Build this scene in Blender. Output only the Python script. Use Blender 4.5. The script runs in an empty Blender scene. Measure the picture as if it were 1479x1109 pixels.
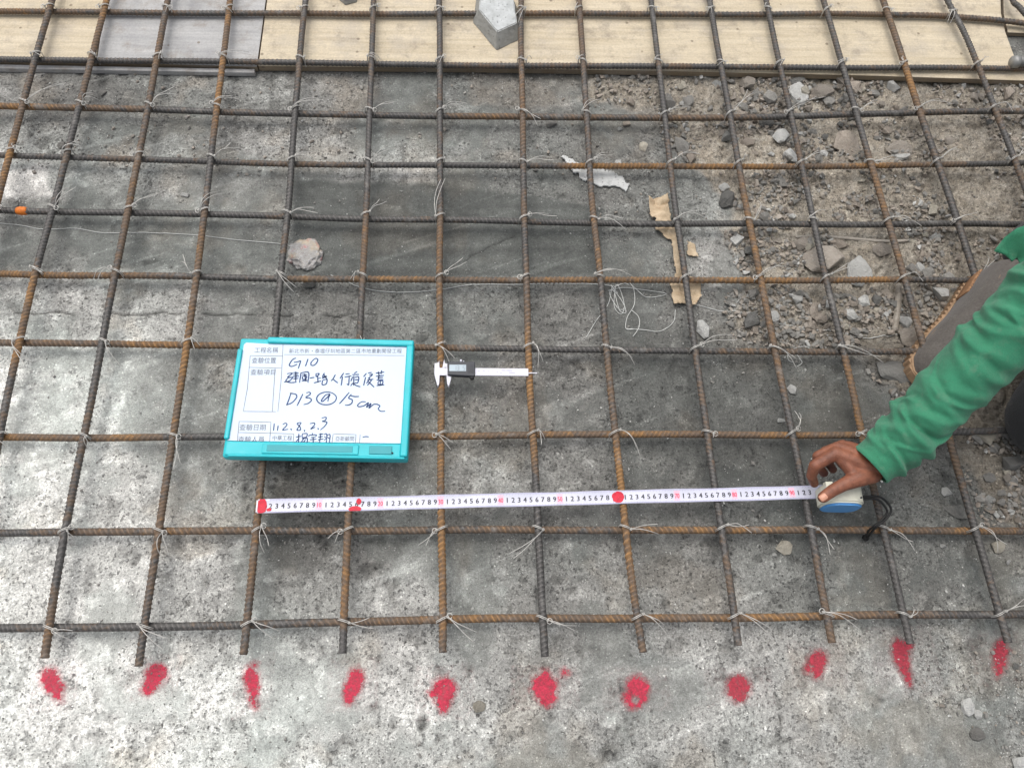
import bpy, bmesh, math, random
import numpy as np
from mathutils import Vector, Matrix
random.seed(7); rng = np.random.default_rng(7)
S = bpy.context.scene
C = S.collection

# ------------------------------------------------------------------ camera, sky, sun, exposure
PW, PH, FPX = 1479.0, 1109.0, 1100.0
CAM_H = 1.3098
PITCH, ROLL, YAW = 1.16591, 0.12445, 0.14746
def cam_rows():
    f = np.array([math.sin(YAW)*math.cos(PITCH), math.cos(YAW)*math.cos(PITCH), -math.sin(PITCH)])
    rt = np.array([math.cos(YAW), -math.sin(YAW), 0.0]); up = np.cross(rt, f)
    c, s = math.cos(ROLL), math.sin(ROLL)
    return np.array([rt*c+up*s, -rt*s+up*c, f])
CR = cam_rows()
cam = bpy.data.cameras.new('camera'); cam_o = bpy.data.objects.new('camera', cam); C.objects.link(cam_o)
cam.sensor_fit = 'HORIZONTAL'; cam.sensor_width = 36.0; cam.lens = 36.0*FPX/PW
cam.clip_start = 0.05; cam.clip_end = 500
mw = Matrix.Identity(4)
for i in range(3):
    mw[i][0] = CR[0][i]; mw[i][1] = CR[1][i]; mw[i][2] = -CR[2][i]
mw[2][3] = CAM_H
cam_o.matrix_world = mw
S.camera = cam_o
S.render.engine = 'CYCLES'

W = bpy.data.worlds.new('World'); S.world = W; W.use_nodes = True
wn = W.node_tree.nodes; wl = W.node_tree.links
bg = wn['Background']
sky = wn.new('ShaderNodeTexSky'); sky.sky_type = 'NISHITA'; sky.sun_disc = False
SUN_EL, SUN_AZ = math.radians(70), math.radians(-35)     # azimuth from +Y towards +X
sky.sun_elevation = SUN_EL; sky.sun_rotation = SUN_AZ
sky.air_density = 1.0; sky.dust_density = 6.0; sky.ozone_density = 1.0
hs = wn.new('ShaderNodeHueSaturation'); hs.inputs['Saturation'].default_value = 0.35   # overcast: a whitish sky
wl.new(sky.outputs[0], hs.inputs['Color']); wl.new(hs.outputs[0], bg.inputs['Color'])
bg.inputs['Strength'].default_value = 0.13
sun = bpy.data.lights.new('sun', 'SUN'); sun.energy = 0.8; sun.angle = math.radians(72); sun.color = (1.0, 0.97, 0.92)
sun_o = bpy.data.objects.new('sun', sun); C.objects.link(sun_o)
sd = Vector((math.sin(SUN_AZ)*math.cos(SUN_EL), math.cos(SUN_AZ)*math.cos(SUN_EL), math.sin(SUN_EL)))
sun_o.rotation_euler = sd.to_track_quat('Z', 'Y').to_euler(); sun_o.location = sd*20
S.view_settings.view_transform = 'Standard'
try: S.view_settings.look = 'None'
except Exception: pass
S.view_settings.exposure = 0.32; S.view_settings.gamma = 1.0; S.view_settings.use_curve_mapping = False

# ------------------------------------------------------------------ helpers
def at(px, py, z=0.0):
    """the place at height z that the photograph shows at pixel px, py"""
    d = ((px-PW/2)/FPX)*CR[0] - ((py-PH/2)/FPX)*CR[1] + CR[2]
    t = (z-CAM_H)/d[2]
    return np.array([d[0]*t, d[1]*t, z])
def px_of(x, y, z=0.0):
    d = np.stack([np.asarray(x, float), np.asarray(y, float), np.zeros_like(np.asarray(x, float))+z-CAM_H], -1) @ CR.T
    return PW/2+FPX*d[..., 0]/d[..., 2], PH/2-FPX*d[..., 1]/d[..., 2]

def lat_noise(seed):
    r = np.random.default_rng(seed); return r.random((256, 256))
_LN = {}
def vnoise(x, y, scale, seed=0):
    if seed not in _LN: _LN[seed] = lat_noise(seed)
    L = _LN[seed]; X = x*scale+1000.3; Y = y*scale+1000.7
    xi = np.floor(X).astype(int); yi = np.floor(Y).astype(int)
    fx = X-xi; fy = Y-yi; fx = fx*fx*(3-2*fx); fy = fy*fy*(3-2*fy)
    a = L[xi % 256, yi % 256]; b = L[(xi+1) % 256, yi % 256]; c = L[xi % 256, (yi+1) % 256]; d = L[(xi+1) % 256, (yi+1) % 256]
    return (a*(1-fx)+b*fx)*(1-fy)+(c*(1-fx)+d*fx)*fy
def fbm(x, y, scale, octv=4, seed=0, rough=.5):
    s = 0; a = 1; t = 0
    for k in range(octv):
        s = s+a*vnoise(x, y, scale*2**k, seed+k); t += a; a *= rough
    return s/t
def sstep(a, b, x):
    t = np.clip((x-a)/(b-a), 0, 1); return t*t*(3-2*t)

def mesh_np(name, V, F, attrs=None, smooth=True):
    """V (n,3), F (m,k) with one k"""
    V = np.asarray(V, np.float32); F = np.asarray(F, np.int32); m, k = F.shape
    me = bpy.data.meshes.new(name)
    me.vertices.add(len(V)); me.vertices.foreach_set('co', V.ravel())
    me.loops.add(m*k); me.loops.foreach_set('vertex_index', F.ravel())
    me.polygons.add(m); me.polygons.foreach_set('loop_start', np.arange(0, m*k, k, dtype=np.int32))
    me.polygons.foreach_set('use_smooth', np.full(m, smooth))
    for an, av in (attrs or {}).items():
        at_ = me.attributes.new(an, 'FLOAT', 'POINT'); at_.data.foreach_set('value', np.asarray(av, np.float32).ravel())
    me.update(calc_edges=True); me.validate()
    return me
def obj(name, me, mat=None, parent=None):
    o = bpy.data.objects.new(name, me); C.objects.link(o)
    if mat is not None: me.materials.append(mat)
    if parent is not None: o.parent = parent; o.matrix_parent_inverse = parent.matrix_world.inverted()
    return o
def tag(o, label=None, cat=None, group=None, kind=None):
    if label: o['label'] = label
    if cat: o['category'] = cat
    if group: o['group'] = group
    if kind: o['kind'] = kind
    return o
def empty(name, loc, label=None, cat=None, group=None, rz=0):
    o = bpy.data.objects.new(name, None); C.objects.link(o); o.location = loc; o.rotation_euler = (0, 0, rz)
    o.empty_display_size = .02
    o.matrix_basis = Matrix.Translation(Vector(loc)) @ Matrix.Rotation(rz, 4, 'Z')
    bpy.context.view_layer.update()
    return tag(o, label, cat, group)
def bm_mesh(name, bm, smooth=False):
    me = bpy.data.meshes.new(name); bm.to_mesh(me); bm.free()
    if smooth: me.polygons.foreach_set('use_smooth', np.full(len(me.polygons), True))
    return me
def spline(P, n):
    P = np.asarray(P, float)
    if len(P) == 2:
        t = np.linspace(0, 1, n)[:, None]; return P[0]*(1-t)+P[1]*t
    Q = np.vstack([2*P[0]-P[1], P, 2*P[-1]-P[-2]])
    seg = np.linalg.norm(np.diff(P, axis=0), axis=1); cum = np.r_[0, np.cumsum(seg)]
    out = []
    for s in np.linspace(0, cum[-1], n):
        i = min(np.searchsorted(cum, s, 'right')-1, len(P)-2); t = (s-cum[i])/max(seg[i], 1e-9)
        p0, p1, p2, p3 = Q[i], Q[i+1], Q[i+2], Q[i+3]
        out.append(.5*((2*p1)+(-p0+p2)*t+(2*p0-5*p1+4*p2-p3)*t*t+(-p0+3*p1-3*p2+p3)*t**3))
    return np.array(out)
def frames(P):
    T = np.gradient(P, axis=0); T /= np.linalg.norm(T, axis=1)[:, None]+1e-12
    N = np.zeros_like(P); ref = np.array([0, 0, 1.0]) if abs(T[0][2]) < .9 else np.array([1.0, 0, 0])
    n = ref-T[0]*ref.dot(T[0]); N[0] = n/np.linalg.norm(n)
    for i in range(1, len(P)):
        n = N[i-1]-T[i]*N[i-1].dot(T[i]); N[i] = n/(np.linalg.norm(n)+1e-12)
    return T, N, np.cross(T, N)
def tube_arrays(P, r, k=6, caps=True):
    P = np.asarray(P, float); n = len(P); r = np.broadcast_to(np.asarray(r, float), (n,))
    T, N, B = frames(P); th = np.arange(k)*2*np.pi/k
    V = P[:, None]+r[:, None, None]*(np.cos(th)[None, :, None]*N[:, None]+np.sin(th)[None, :, None]*B[:, None])
    V = V.reshape(-1, 3)
    i = np.arange(n-1)[:, None]*k; j = np.arange(k)[None]; j2 = (j+1) % k
    F = np.stack([i+j, i+j2, i+k+j2, i+k+j], -1).reshape(-1, 4)
    if caps:
        V = np.vstack([V, P[0], P[-1]]); a, b = n*k, n*k+1; jj = np.arange(k); l = (n-1)*k
        F = np.vstack([F, np.stack([(jj+1) % k, jj, np.full(k, a), np.full(k, a)], -1), np.stack([l+jj, l+(jj+1) % k, np.full(k, b), np.full(k, b)], -1)])
    return V, F
def quads_to_mesh(name, V, F, attrs=None, smooth=True):
    """quads, with degenerate quads turned into triangles through bmesh-free split"""
    F = np.asarray(F); deg = F[:, 2] == F[:, 3]
    if not deg.any(): return mesh_np(name, V, F, attrs, smooth)
    T = F[deg][:, :3]; Qd = F[~deg]
    m = len(Qd)+len(T); me = bpy.data.meshes.new(name); V = np.asarray(V, np.float32)
    me.vertices.add(len(V)); me.vertices.foreach_set('co', V.ravel())
    idx = np.r_[Qd.ravel(), T.ravel()].astype(np.int32); me.loops.add(len(idx)); me.loops.foreach_set('vertex_index', idx)
    st = np.r_[np.arange(len(Qd))*4, len(Qd)*4+np.arange(len(T))*3].astype(np.int32)
    me.polygons.add(m); me.polygons.foreach_set('loop_start', st); me.polygons.foreach_set('use_smooth', np.full(m, smooth))
    for an, av in (attrs or {}).items():
        a_ = me.attributes.new(an, 'FLOAT', 'POINT'); a_.data.foreach_set('value', np.asarray(av, np.float32).ravel())
    me.update(calc_edges=True); me.validate(); return me
class MB:
    """collects quads (or degenerate quads) and builds one mesh"""
    def __init__(s): s.V = []; s.F = []; s.n = 0
    def add(s, V, F): s.V.append(np.asarray(V, float)); s.F.append(np.asarray(F, int)+s.n); s.n += len(V); return s
    def tube(s, P, r, k=6): return s.add(*tube_arrays(P, r, k))
    def box(s, c, d, R=None):
        v = np.array([[x, y, z] for x in (-.5, .5) for y in (-.5, .5) for z in (-.5, .5)])*np.asarray(d, float)
        if R is not None: v = v @ np.asarray(R).T
        f = [[0, 1, 3, 2], [4, 6, 7, 5], [0, 4, 5, 1], [2, 3, 7, 6], [0, 2, 6, 4], [1, 5, 7, 3]]
        return s.add(v+np.asarray(c, float), f)
    def build(s, name, mat, parent=None, smooth=False):
        return obj(name, quads_to_mesh(name, np.vstack(s.V), np.vstack(s.F), None, smooth), mat, parent)
def bevel_box(name, c, d, bev, mat, parent=None, seg=2, rz=0):
    bm = bmesh.new(); bmesh.ops.create_cube(bm, size=1)
    bmesh.ops.scale(bm, vec=d, verts=bm.verts)
    bmesh.ops.bevel(bm, geom=bm.edges[:], offset=bev, segments=seg, affect='EDGES', profile=.5)
    bmesh.ops.rotate(bm, cent=(0, 0, 0), matrix=Matrix.Rotation(rz, 3, 'Z'), verts=bm.verts)
    bmesh.ops.translate(bm, vec=c, verts=bm.verts)
    return obj(name, bm_mesh(name, bm), mat, parent)
def prism(name, poly, z0, z1, mat, parent=None, bev=0, seg=2):
    bm = bmesh.new(); f = bm.faces.new([bm.verts.new((p[0], p[1], z0)) for p in poly])
    f.normal_update()
    if f.normal.z > 0: f.normal_flip()
    r = bmesh.ops.extrude_face_region(bm, geom=[f])
    bmesh.ops.translate(bm, vec=(0, 0, z1-z0), verts=[v for v in r['geom'] if isinstance(v, bmesh.types.BMVert)])
    bmesh.ops.recalc_face_normals(bm, faces=bm.faces)
    if bev: bmesh.ops.bevel(bm, geom=[e for e in bm.edges if e.calc_face_angle(0) > .3], offset=bev, segments=seg, affect='EDGES')
    return obj(name, bm_mesh(name, bm), mat, parent)

# ------------------------------------------------------------------ materials
class NT:
    def __init__(s, name):
        s.m = bpy.data.materials.new(name); s.m.use_nodes = True; s.t = s.m.node_tree; s.b = s.t.nodes['Principled BSDF']
    def n(s, typ, **kw):
        nd = s.t.nodes.new(typ)
        for k, v in kw.items():
            if k.startswith('i_'): s.put(nd.inputs[k[2:].replace('_', ' ')], v)
            else: setattr(nd, k, v)
        return nd
    def put(s, sock, v):
        if isinstance(v, bpy.types.NodeSocket): s.t.links.new(v, sock)
        elif isinstance(v, (tuple, list)) and len(v) == 3 and sock.type == 'RGBA': sock.default_value = (*v, 1)
        else: sock.default_value = v
    def coord(s, kind='Object'): return s.n('ShaderNodeTexCoord').outputs[kind]
    def noise(s, vec, scale, detail=4, rough=.6, dist=0):
        return s.n('ShaderNodeTexNoise', i_Vector=vec, i_Scale=scale, i_Detail=detail, i_Roughness=rough, i_Distortion=dist).outputs['Fac']
    def voro(s, vec, scale, feat='F1'):
        return s.n('ShaderNodeTexVoronoi', feature=feat, i_Vector=vec, i_Scale=scale)
    def rng(s, v, a, b, c, d, smooth=False):
        nd = s.n('ShaderNodeMapRange'); nd.interpolation_type = 'SMOOTHSTEP' if smooth else 'LINEAR'
        for i, x in enumerate((v, a, b, c, d)): s.put(nd.inputs[i], x)
        return nd.outputs[0]
    def math(s, op, a, b=0.0, clamp=False):
        nd = s.n('ShaderNodeMath', operation=op, use_clamp=clamp); s.put(nd.inputs[0], a); s.put(nd.inputs[1], b); return nd.outputs[0]
    def mix(s, f, a, b, blend='MIX'):
        nd = s.n('ShaderNodeMix', data_type='RGBA', blend_type=blend)
        s.put(nd.inputs[0], f); s.put(nd.inputs[6], a); s.put(nd.inputs[7], b); return nd.outputs[2]
    def attr(s, name): return s.n('ShaderNodeAttribute', attribute_name=name).outputs['Fac']
    def scalev(s, vec, sc):
        nd = s.n('ShaderNodeMapping'); s.put(nd.inputs[0], vec); nd.inputs['Scale'].default_value = sc; return nd.outputs[0]
    def grey(s, v):
        nd = s.n('ShaderNodeCombineColor'); [s.put(nd.inputs[i], v) for i in range(3)]; return nd.outputs[0]
    def bump(s, h, dist=.001, strength=1.0):
        nd = s.n('ShaderNodeBump', i_Height=h, i_Distance=dist, i_Strength=strength); s.t.links.new(nd.outputs[0], s.b.inputs['Normal'])
    def col(s, c): s.put(s.b.inputs['Base Color'], c)
    def set(s, **kw):
        for k, v in kw.items(): s.put(s.b.inputs[k.replace('_', ' ')], v)
        return s.m
def srgb(r, g, b):
    f = lambda c: (c/255/12.92) if c <= 10 else ((c/255+.055)/1.055)**2.4
    return (f(r), f(g), f(b))
def plain(name, col, rough=.6, metal=0.0, var=.12, scale=60, bumpd=0, spec=None):
    t = NT(name); co = t.coord()
    n = t.noise(co, scale, 5, .65)
    t.col(t.mix(1.0, (*col,), t.grey(t.rng(n, .3, .7, 1-var, 1+var)), 'MULTIPLY'))
    t.set(Roughness=rough, Metallic=metal)
    if spec is not None: t.b.inputs['Specular IOR Level'].default_value = spec
    if bumpd: t.bump(n, bumpd)
    return t.m

M = {}
def mk_ground():
    t = NT('ground_concrete_and_soil'); co = t.coord()
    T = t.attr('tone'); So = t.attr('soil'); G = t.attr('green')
    nA = t.noise(co, 38, 6, .68); nB = t.noise(co, 210, 5, .75); nC = t.noise(co, 520, 3, .7); nD = t.noise(co, 9, 4, .6)
    # tints: grey-white laitance, greenish wet paste, brown soil
    tint = t.mix(t.rng(T, .10, .36, 0, 1), (1.035, 1.0, .925), (1.025, 1.0, .95))
    tint = t.mix(t.math('MULTIPLY', G, .8), tint, (.935, 1.01, .945))
    soilc = t.mix(t.rng(nA, .35, .65, 0, 1), (1.16, 1.01, .80), (1.09, 1.01, .865))
    tint = t.mix(So, tint, soilc)
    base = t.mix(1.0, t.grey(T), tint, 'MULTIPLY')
    m1 = t.rng(nA, .28, .72, .70, 1.30)
    m2 = t.rng(nB, .30, .70, .56, 1.44)
    m3 = t.rng(nC, .30, .70, .62, 1.38)
    R0_ = t.attr('rough'); m2 = t.math('ADD', 1.0, t.math('MULTIPLY', t.math('SUBTRACT', m2, 1.0), t.rng(R0_, .1, .9, .45, 1.15)))
    mul = t.math('MULTIPLY', t.math('MULTIPLY', m1, m2), m3)
    # open pits and dark aggregate
    v1 = t.voro(co, 95); sep = t.n('ShaderNodeSeparateColor'); t.put(sep.inputs[0], v1.outputs['Color'])
    wob = t.math('ADD', v1.outputs['Distance'], t.rng(nB, .3, .7, -.14, .14))
    pit = t.math('MULTIPLY', t.rng(wob, .16, .30, 1, 0, True), t.math('GREATER_THAN', sep.outputs[0], .80))
    nP = t.noise(co, 120, 3, .55, .4); nQ = t.noise(co, 26, 3, .6)
    pit = t.math('MAXIMUM', pit, t.rng(t.math('ADD', nP, t.rng(nQ, .3, .7, -.09, .07)), .60, .675, 0, 1, True))
    v2 = t.voro(co, 190); sep2 = t.n('ShaderNodeSeparateColor'); t.put(sep2.inputs[0], v2.outputs['Color'])
    pit2 = t.math('MULTIPLY', t.rng(v2.outputs['Distance'], .2, .34, 1, 0, True), t.math('GREATER_THAN', sep2.outputs[0], .68))
    fleck = t.math('MULTIPLY', t.rng(v2.outputs['Distance'], .22, .36, 1, 0, True), t.math('LESS_THAN', sep2.outputs[0], .13))
    R = t.attr('rough')
    pit = t.math('MULTIPLY', pit, R); pit2 = t.math('MULTIPLY', pit2, R)
    mul = t.math('MULTIPLY', mul, t.rng(pit, 0, 1, 1, .56)); mul = t.math('MULTIPLY', mul, t.rng(pit2, 0, 1, 1, .5))
    mul = t.math('MULTIPLY', mul, t.rng(fleck, 0, 1, 1, 1.75))
    big = t.rng(nD, .3, .7, .86, 1.14); mul = t.math('MULTIPLY', mul, big)
    t.col(t.mix(1.0, base, t.grey(mul), 'MULTIPLY'))
    h = t.math('ADD', t.math('MULTIPLY', nB, .6), t.math('MULTIPLY', nC, .35))
    h = t.math('SUBTRACT', h, t.math('MULTIPLY', pit, .7)); h = t.math('SUBTRACT', h, t.math('MULTIPLY', pit2, .4)); h = t.math('ADD', h, t.math('MULTIPLY', fleck, .3))
    t.bump(h, .0022)
    return t.set(Roughness=t.rng(T, .05, .2, .72, .92))
M['ground'] = mk_ground()

def mk_rebar():
    t = NT('rusty_ribbed_steel'); co = t.coord(); R = t.attr('rust'); Hh = t.attr('rib')
    n = t.noise(co, 70, 6, .7); n2 = t.noise(co, 420, 3, .7)
    f = t.math('ADD', R, t.rng(n, .25, .75, -.42, .42)); f = t.math('ADD', f, t.rng(n2, .3, .7, -.12, .12))
    dark = t.mix(t.rng(n2, .35, .65, 0, 1), (.066, .063, .061), (.135, .129, .123))
    brown = t.mix(n2, (.115, .080, .056), (.20, .140, .095))
    orange = t.mix(n2, (.23, .125, .050), (.40, .215, .080))
    c = t.mix(t.rng(f, .22, .46, 0, 1), dark, brown); c = t.mix(t.rng(f, .60, .95, 0, .9), c, orange)
    # rib crests lightened, the grooves between them darkened
    c = t.mix(1.0, c, t.grey(t.rng(Hh, 0, 1, .70, 1.55)), 'MULTIPLY')
    cs = t.noise(co, 19, 6, .75); c = t.mix(t.rng(cs, .57, .70, 0, .55), c, (.27, .262, .245))
    t.col(c); t.bump(n2, .0004)
    return t.set(Roughness=t.rng(f, .2, .7, .55, .85), Metallic=t.rng(f, .1, .5, .25, 0))
M['rebar'] = mk_rebar()

def mk_wood(name, c1, c2, stain=(.42, .40, .38), amt=.35):
    t = NT(name); co = t.coord()
    st = t.scalev(co, (3.5, 60, 60)); n = t.noise(st, 1.6, 6, .65, .3); n2 = t.noise(co, 14, 4, .6); n3 = t.noise(co, 260, 3, .7)
    c = t.mix(t.rng(n, .3, .7, 0, 1), c1, c2)
    c = t.mix(t.rng(n2, .5, .78, 0, amt), c, stain)
    v = t.voro(co, 34); sp = t.n('ShaderNodeSeparateColor'); t.put(sp.inputs[0], v.outputs['Color'])
    dot = t.math('MULTIPLY', t.rng(v.outputs['Distance'], .08, .16, 1, 0, True), t.math('GREATER_THAN', sp.outputs[0], .70))
    nd_ = t.noise(co, 22, 5, .75); c = t.mix(t.rng(nd_, .52, .70, 0, .6), c, (.24, .20, .16))
    c = t.mix(t.math('MULTIPLY', dot, .75), c, (.17, .13, .09))
    c = t.mix(1.0, c, t.grey(t.rng(n3, .3, .7, .88, 1.12)), 'MULTIPLY')
    t.col(c); t.bump(n, .0006); return t.set(Roughness=.75)
M['ply'] = mk_wood('pale_plywood', (.47, .395, .275), (.63, .55, .415), (.34, .31, .28), .6)
M['ply_grey'] = mk_wood('grey_stained_plywood', (.34, .34, .34), (.47, .465, .455), (.25, .25, .255), .8)
M['ply_edge'] = mk_wood('plywood_edge', (.17, .13, .09), (.33, .26, .175))
M['straw'] = mk_wood('pale_straw', (.40, .36, .31), (.54, .50, .44))
M['stick'] = mk_wood('weathered_stick', (.22, .19, .155), (.34, .31, .265))

def mk_stone(name, a, b, dust=(.42, .40, .37)):
    t = NT(name); co = t.coord(); g = t.n('ShaderNodeNewGeometry')
    oi = t.n('ShaderNodeObjectInfo').outputs['Random']
    n = t.noise(co, 3.0, 6, .7); n2 = t.noise(co, 14, 4, .75)
    c = t.mix(t.rng(n, .3, .7, 0, 1), a, b)
    c = t.mix(t.rng(n2, .5, .8, 0, .45), c, dust)
    c = t.mix(1.0, c, t.grey(t.rng(oi, 0, 1, .86, 1.16)), 'MULTIPLY')
    c = t.mix(1.0, c, t.grey(t.rng(g.outputs['Random Per Island'], 0, 1, .78, 1.25)), 'MULTIPLY')
    t.col(c); t.bump(n2, .004); return t.set(Roughness=.9)
M['st_grey'] = mk_stone('grey_stone', (.19, .185, .17), (.29, .28, .26))
M['st_dark'] = mk_stone('dark_grey_stone', (.12, .12, .112), (.20, .197, .185), (.28, .27, .255))
M['st_brown'] = mk_stone('brown_stone', (.25, .22, .185), (.35, .315, .275), (.40, .38, .35))
M['st_red'] = mk_stone('pinkish_brown_stone', (.245, .208, .172), (.35, .308, .262), (.40, .37, .33))
M['st_light'] = mk_stone('pale_grey_stone', (.38, .38, .36), (.56, .56, .54), (.62, .62, .6))
M['st_beige'] = mk_stone('beige_stone', (.34, .31, .25), (.48, .45, .38), (.52, .5, .44))
def mk_mortar(name, a, b):
    t = NT(name); co = t.coord(); n = t.noise(co, 55, 6, .7); v = t.voro(co, 210)
    sp = t.n('ShaderNodeSeparateColor'); t.put(sp.inputs[0], v.outputs['Color'])
    pit = t.math('MULTIPLY', t.rng(v.outputs['Distance'], .18, .32, 1, 0, True), t.math('GREATER_THAN', sp.outputs[0], .72))
    c = t.mix(t.rng(n, .3, .7, 0, 1), a, b); c = t.mix(t.math('MULTIPLY', pit, .6), c, (.13, .13, .125))
    t.col(c); t.bump(t.math('SUBTRACT', n, pit), .0015); return t.set(Roughness=.92)
M['spacer'] = mk_mortar('mortar_spacer', (.23, .23, .212), (.33, .33, .31))
M['spacer_top'] = mk_mortar('mortar_spacer_pale_top', (.38, .395, .39), (.58, .60, .60))  # paler mortar on the upward faces than on the sides
M['plaster'] = mk_mortar('white_plaster', (.46, .47, .46), (.66, .67, .66))
M['slab'] = mk_mortar('grey_slab', (.13, .13, .125), (.21, .21, .20))

M['wire'] = plain('galvanised_wire', (.58, .565, .53), .45, .25, .2, 200)
M['string'] = plain('white_nylon_string', (.62, .63, .61), .6, 0, .12, 200)
M['teal'] = plain('teal_plastic', srgb(24, 186, 196), .38, 0, .05, 40, 0)
def mk_worn(name, col, rough, dirt, amt):
    t = NT(name); co = t.coord(); n = t.noise(co, 18, 6, .7); n2 = t.noise(co, 140, 4, .75); sc = t.noise(t.scalev(co, (9, 160, 60)), 2, 3, .6)
    c = t.mix(t.rng(n, .50, .72, 0, amt), col, dirt); c = t.mix(t.rng(n2, .62, .75, 0, amt*.8), c, dirt); c = t.mix(t.rng(sc, .66, .74, 0, amt*.7), c, tuple(min(1, x*1.25+.05) for x in col))
    t.col(c); t.bump(sc, .0003); return t.set(Roughness=t.rng(n, .3, .7, rough-.1, rough+.15))
M['teal'] = mk_worn('teal_plastic', srgb(24, 186, 196), .42, (.14, .36, .37), .30)
M['sheet'] = mk_worn('white_board_sheet', srgb(194, 209, 226), .35, srgb(172, 182, 196), .35)
M['tape'] = mk_worn('white_tape_blade', srgb(206, 207, 222), .34, srgb(176, 174, 178), .30)
M['teal_deep'] = plain('teal_plastic_recess_shade', srgb(18, 150, 160), .45, 0, .05, 40, 0)  # deeper teal that paints in the shade of a recess
M['sheet'] = plain('white_board_sheet', srgb(196, 211, 228), .35, 0, .02, 12)
M['ink'] = plain('blue_marker_ink', srgb(14, 58, 112), .5, 0, .3, 160)
M['print_grey'] = plain('grey_print', srgb(92, 97, 112), .5, 0, .1, 120)
M['line_grey'] = plain('grey_rule_lines', srgb(120, 124, 138), .5, 0, .1, 120)
M['tape'] = plain('white_tape_blade', srgb(206, 207, 222), .32, 0, .03, 30)
M['tape_black'] = plain('black_tape_print', (.02, .02, .03), .5, 0, .1)
M['tape_red'] = plain('red_tape_print', srgb(214, 70, 100), .5, 0, .1)
M['tape_pink'] = plain('pink_tape_field', srgb(242, 190, 208), .5, 0, .05)
M['tape_tick'] = plain('violet_tape_ticks', srgb(150, 148, 188), .5, 0, .1)
M['tape_paint'] = plain('crimson_spray_on_tape', srgb(204, 32, 58), .6, 0, .25, 150)
M['case_white'] = plain('ivory_plastic', srgb(214, 214, 198), .4, 0, .05, 60)
M['case_blue'] = plain('blue_plastic', srgb(92, 162, 224), .4, 0, .06, 60)
M['black'] = plain('black_cord', (.012, .012, .012), .6, 0, .2)
M['cal_steel'] = plain('caliper_plastic_steel', srgb(206, 206, 216), .35, .05, .05, 80)
M['cal_black'] = plain('caliper_black_housing', srgb(42, 46, 54), .45, 0, .12, 200)
M['lcd'] = plain('lcd_glass', srgb(160, 176, 186), .15, 0, .03)
M['lcd_dark'] = plain('lcd_segments', srgb(84, 98, 112), .3, 0, .03)
M['cal_print'] = plain('caliper_print', srgb(130, 130, 160), .5, 0, .1)
M['orange_paint'] = plain('orange_paint', srgb(206, 112, 30), .6, 0, .3, 150)
def mk_paper():
    t = NT('kraft_paper'); co = t.coord(); n = t.noise(co, 60, 5, .65); n2 = t.noise(co, 300, 3, .7)
    c = t.mix(t.rng(n, .3, .7, 0, 1), srgb(172, 150, 122), srgb(208, 190, 162)); c = t.mix(t.rng(n2, .5, .75, 0, .3), c, srgb(120, 96, 74))
    t.col(c); t.bump(n, .002); return t.set(Roughness=.85)
M['paper'] = mk_paper()
def mk_spray(name, col):
    t = NT(name); co = t.coord(); E_ = t.attr('edge')
    n = t.noise(co, 170, 4, .75); n2 = t.noise(co, 420, 3, .8)
    a = t.math('ADD', E_, t.rng(n2, .3, .7, -.50, .50)); a = t.math('ADD', a, t.rng(n, .3, .7, -.25, .25))
    al = t.math('MAXIMUM', t.rng(a, .32, .68, 0, .97, True), t.rng(t.math('ADD', E_, t.rng(n, .3, .7, -.35, .35)), -1.1, .5, 0, .34, True))
    c = t.mix(t.rng(n, .3, .7, 0, 1), tuple(x*.62 for x in col), col)
    al = t.math('MULTIPLY', al, t.rng(n, .34, .60, .62, 1.0)); t.col(c); t.put(t.b.inputs['Alpha'], al); t.bump(n2, .0012); return t.set(Roughness=.8)
M['spray'] = mk_spray('crimson_spray_paint', srgb(212, 56, 84))
M['spray_pale'] = mk_spray('faded_crimson_spray_paint', srgb(186, 58, 76))
def mk_skin():
    t = NT('tanned_skin'); co = t.coord(); n = t.noise(co, 60, 5, .65); n2 = t.noise(co, 420, 3, .6)
    c = t.mix(t.rng(n, .32, .68, 0, 1), srgb(108, 64, 47), srgb(152, 97, 73)); t.col(c)
    t.bump(n2, .0008); t.b.inputs['Subsurface Weight'].default_value = .06; t.b.inputs['Subsurface Radius'].default_value = (.006, .002, .001)
    return t.set(Roughness=.5)
M['skin'] = mk_skin()
M['nail'] = plain('thumb_nail', srgb(205, 150, 124), .35, 0, .05)
def mk_cloth(name, col, sc=900):
    t = NT(name); co = t.coord(); n = t.noise(co, 16, 4, .6); n2 = t.noise(co, sc, 2, .5)
    c = t.mix(1.0, col, t.grey(t.rng(n, .3, .7, .86, 1.14)), 'MULTIPLY'); c = t.mix(1.0, c, t.grey(t.rng(n2, .3, .7, .80, 1.2)), 'MULTIPLY'); n5 = t.noise(co, 45, 5, .7); c = t.mix(t.rng(n5, .55, .75, 0, .22), c, (.30, .28, .24))
    t.col(c); t.bump(t.math('ADD', n2, n5), .0012)
    t.b.inputs['Sheen Weight'].default_value = .15
    return t.set(Roughness=.82)
M['green_cloth'] = mk_cloth('green_jersey', srgb(50, 130, 97))
M['dark_cloth'] = mk_cloth('black_trousers_cloth', (.014, .015, .017))
M['suede'] = mk_cloth('grey_brown_suede', srgb(94, 89, 84), 300)
M['sole'] = plain('tan_rubber_sole', srgb(160, 132, 104), .8, 0, .25, 90)
M['rand'] = plain('dusty_brown_rand', srgb(132, 116, 100), .85, 0, .3, 120, .001)
M['orange_rubber'] = plain('orange_tan_rubber', srgb(160, 122, 90), .8, 0, .25, 120)
M['hair'] = plain('black_hair', (.012, .011, .01), .5, 0, .2)
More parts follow.
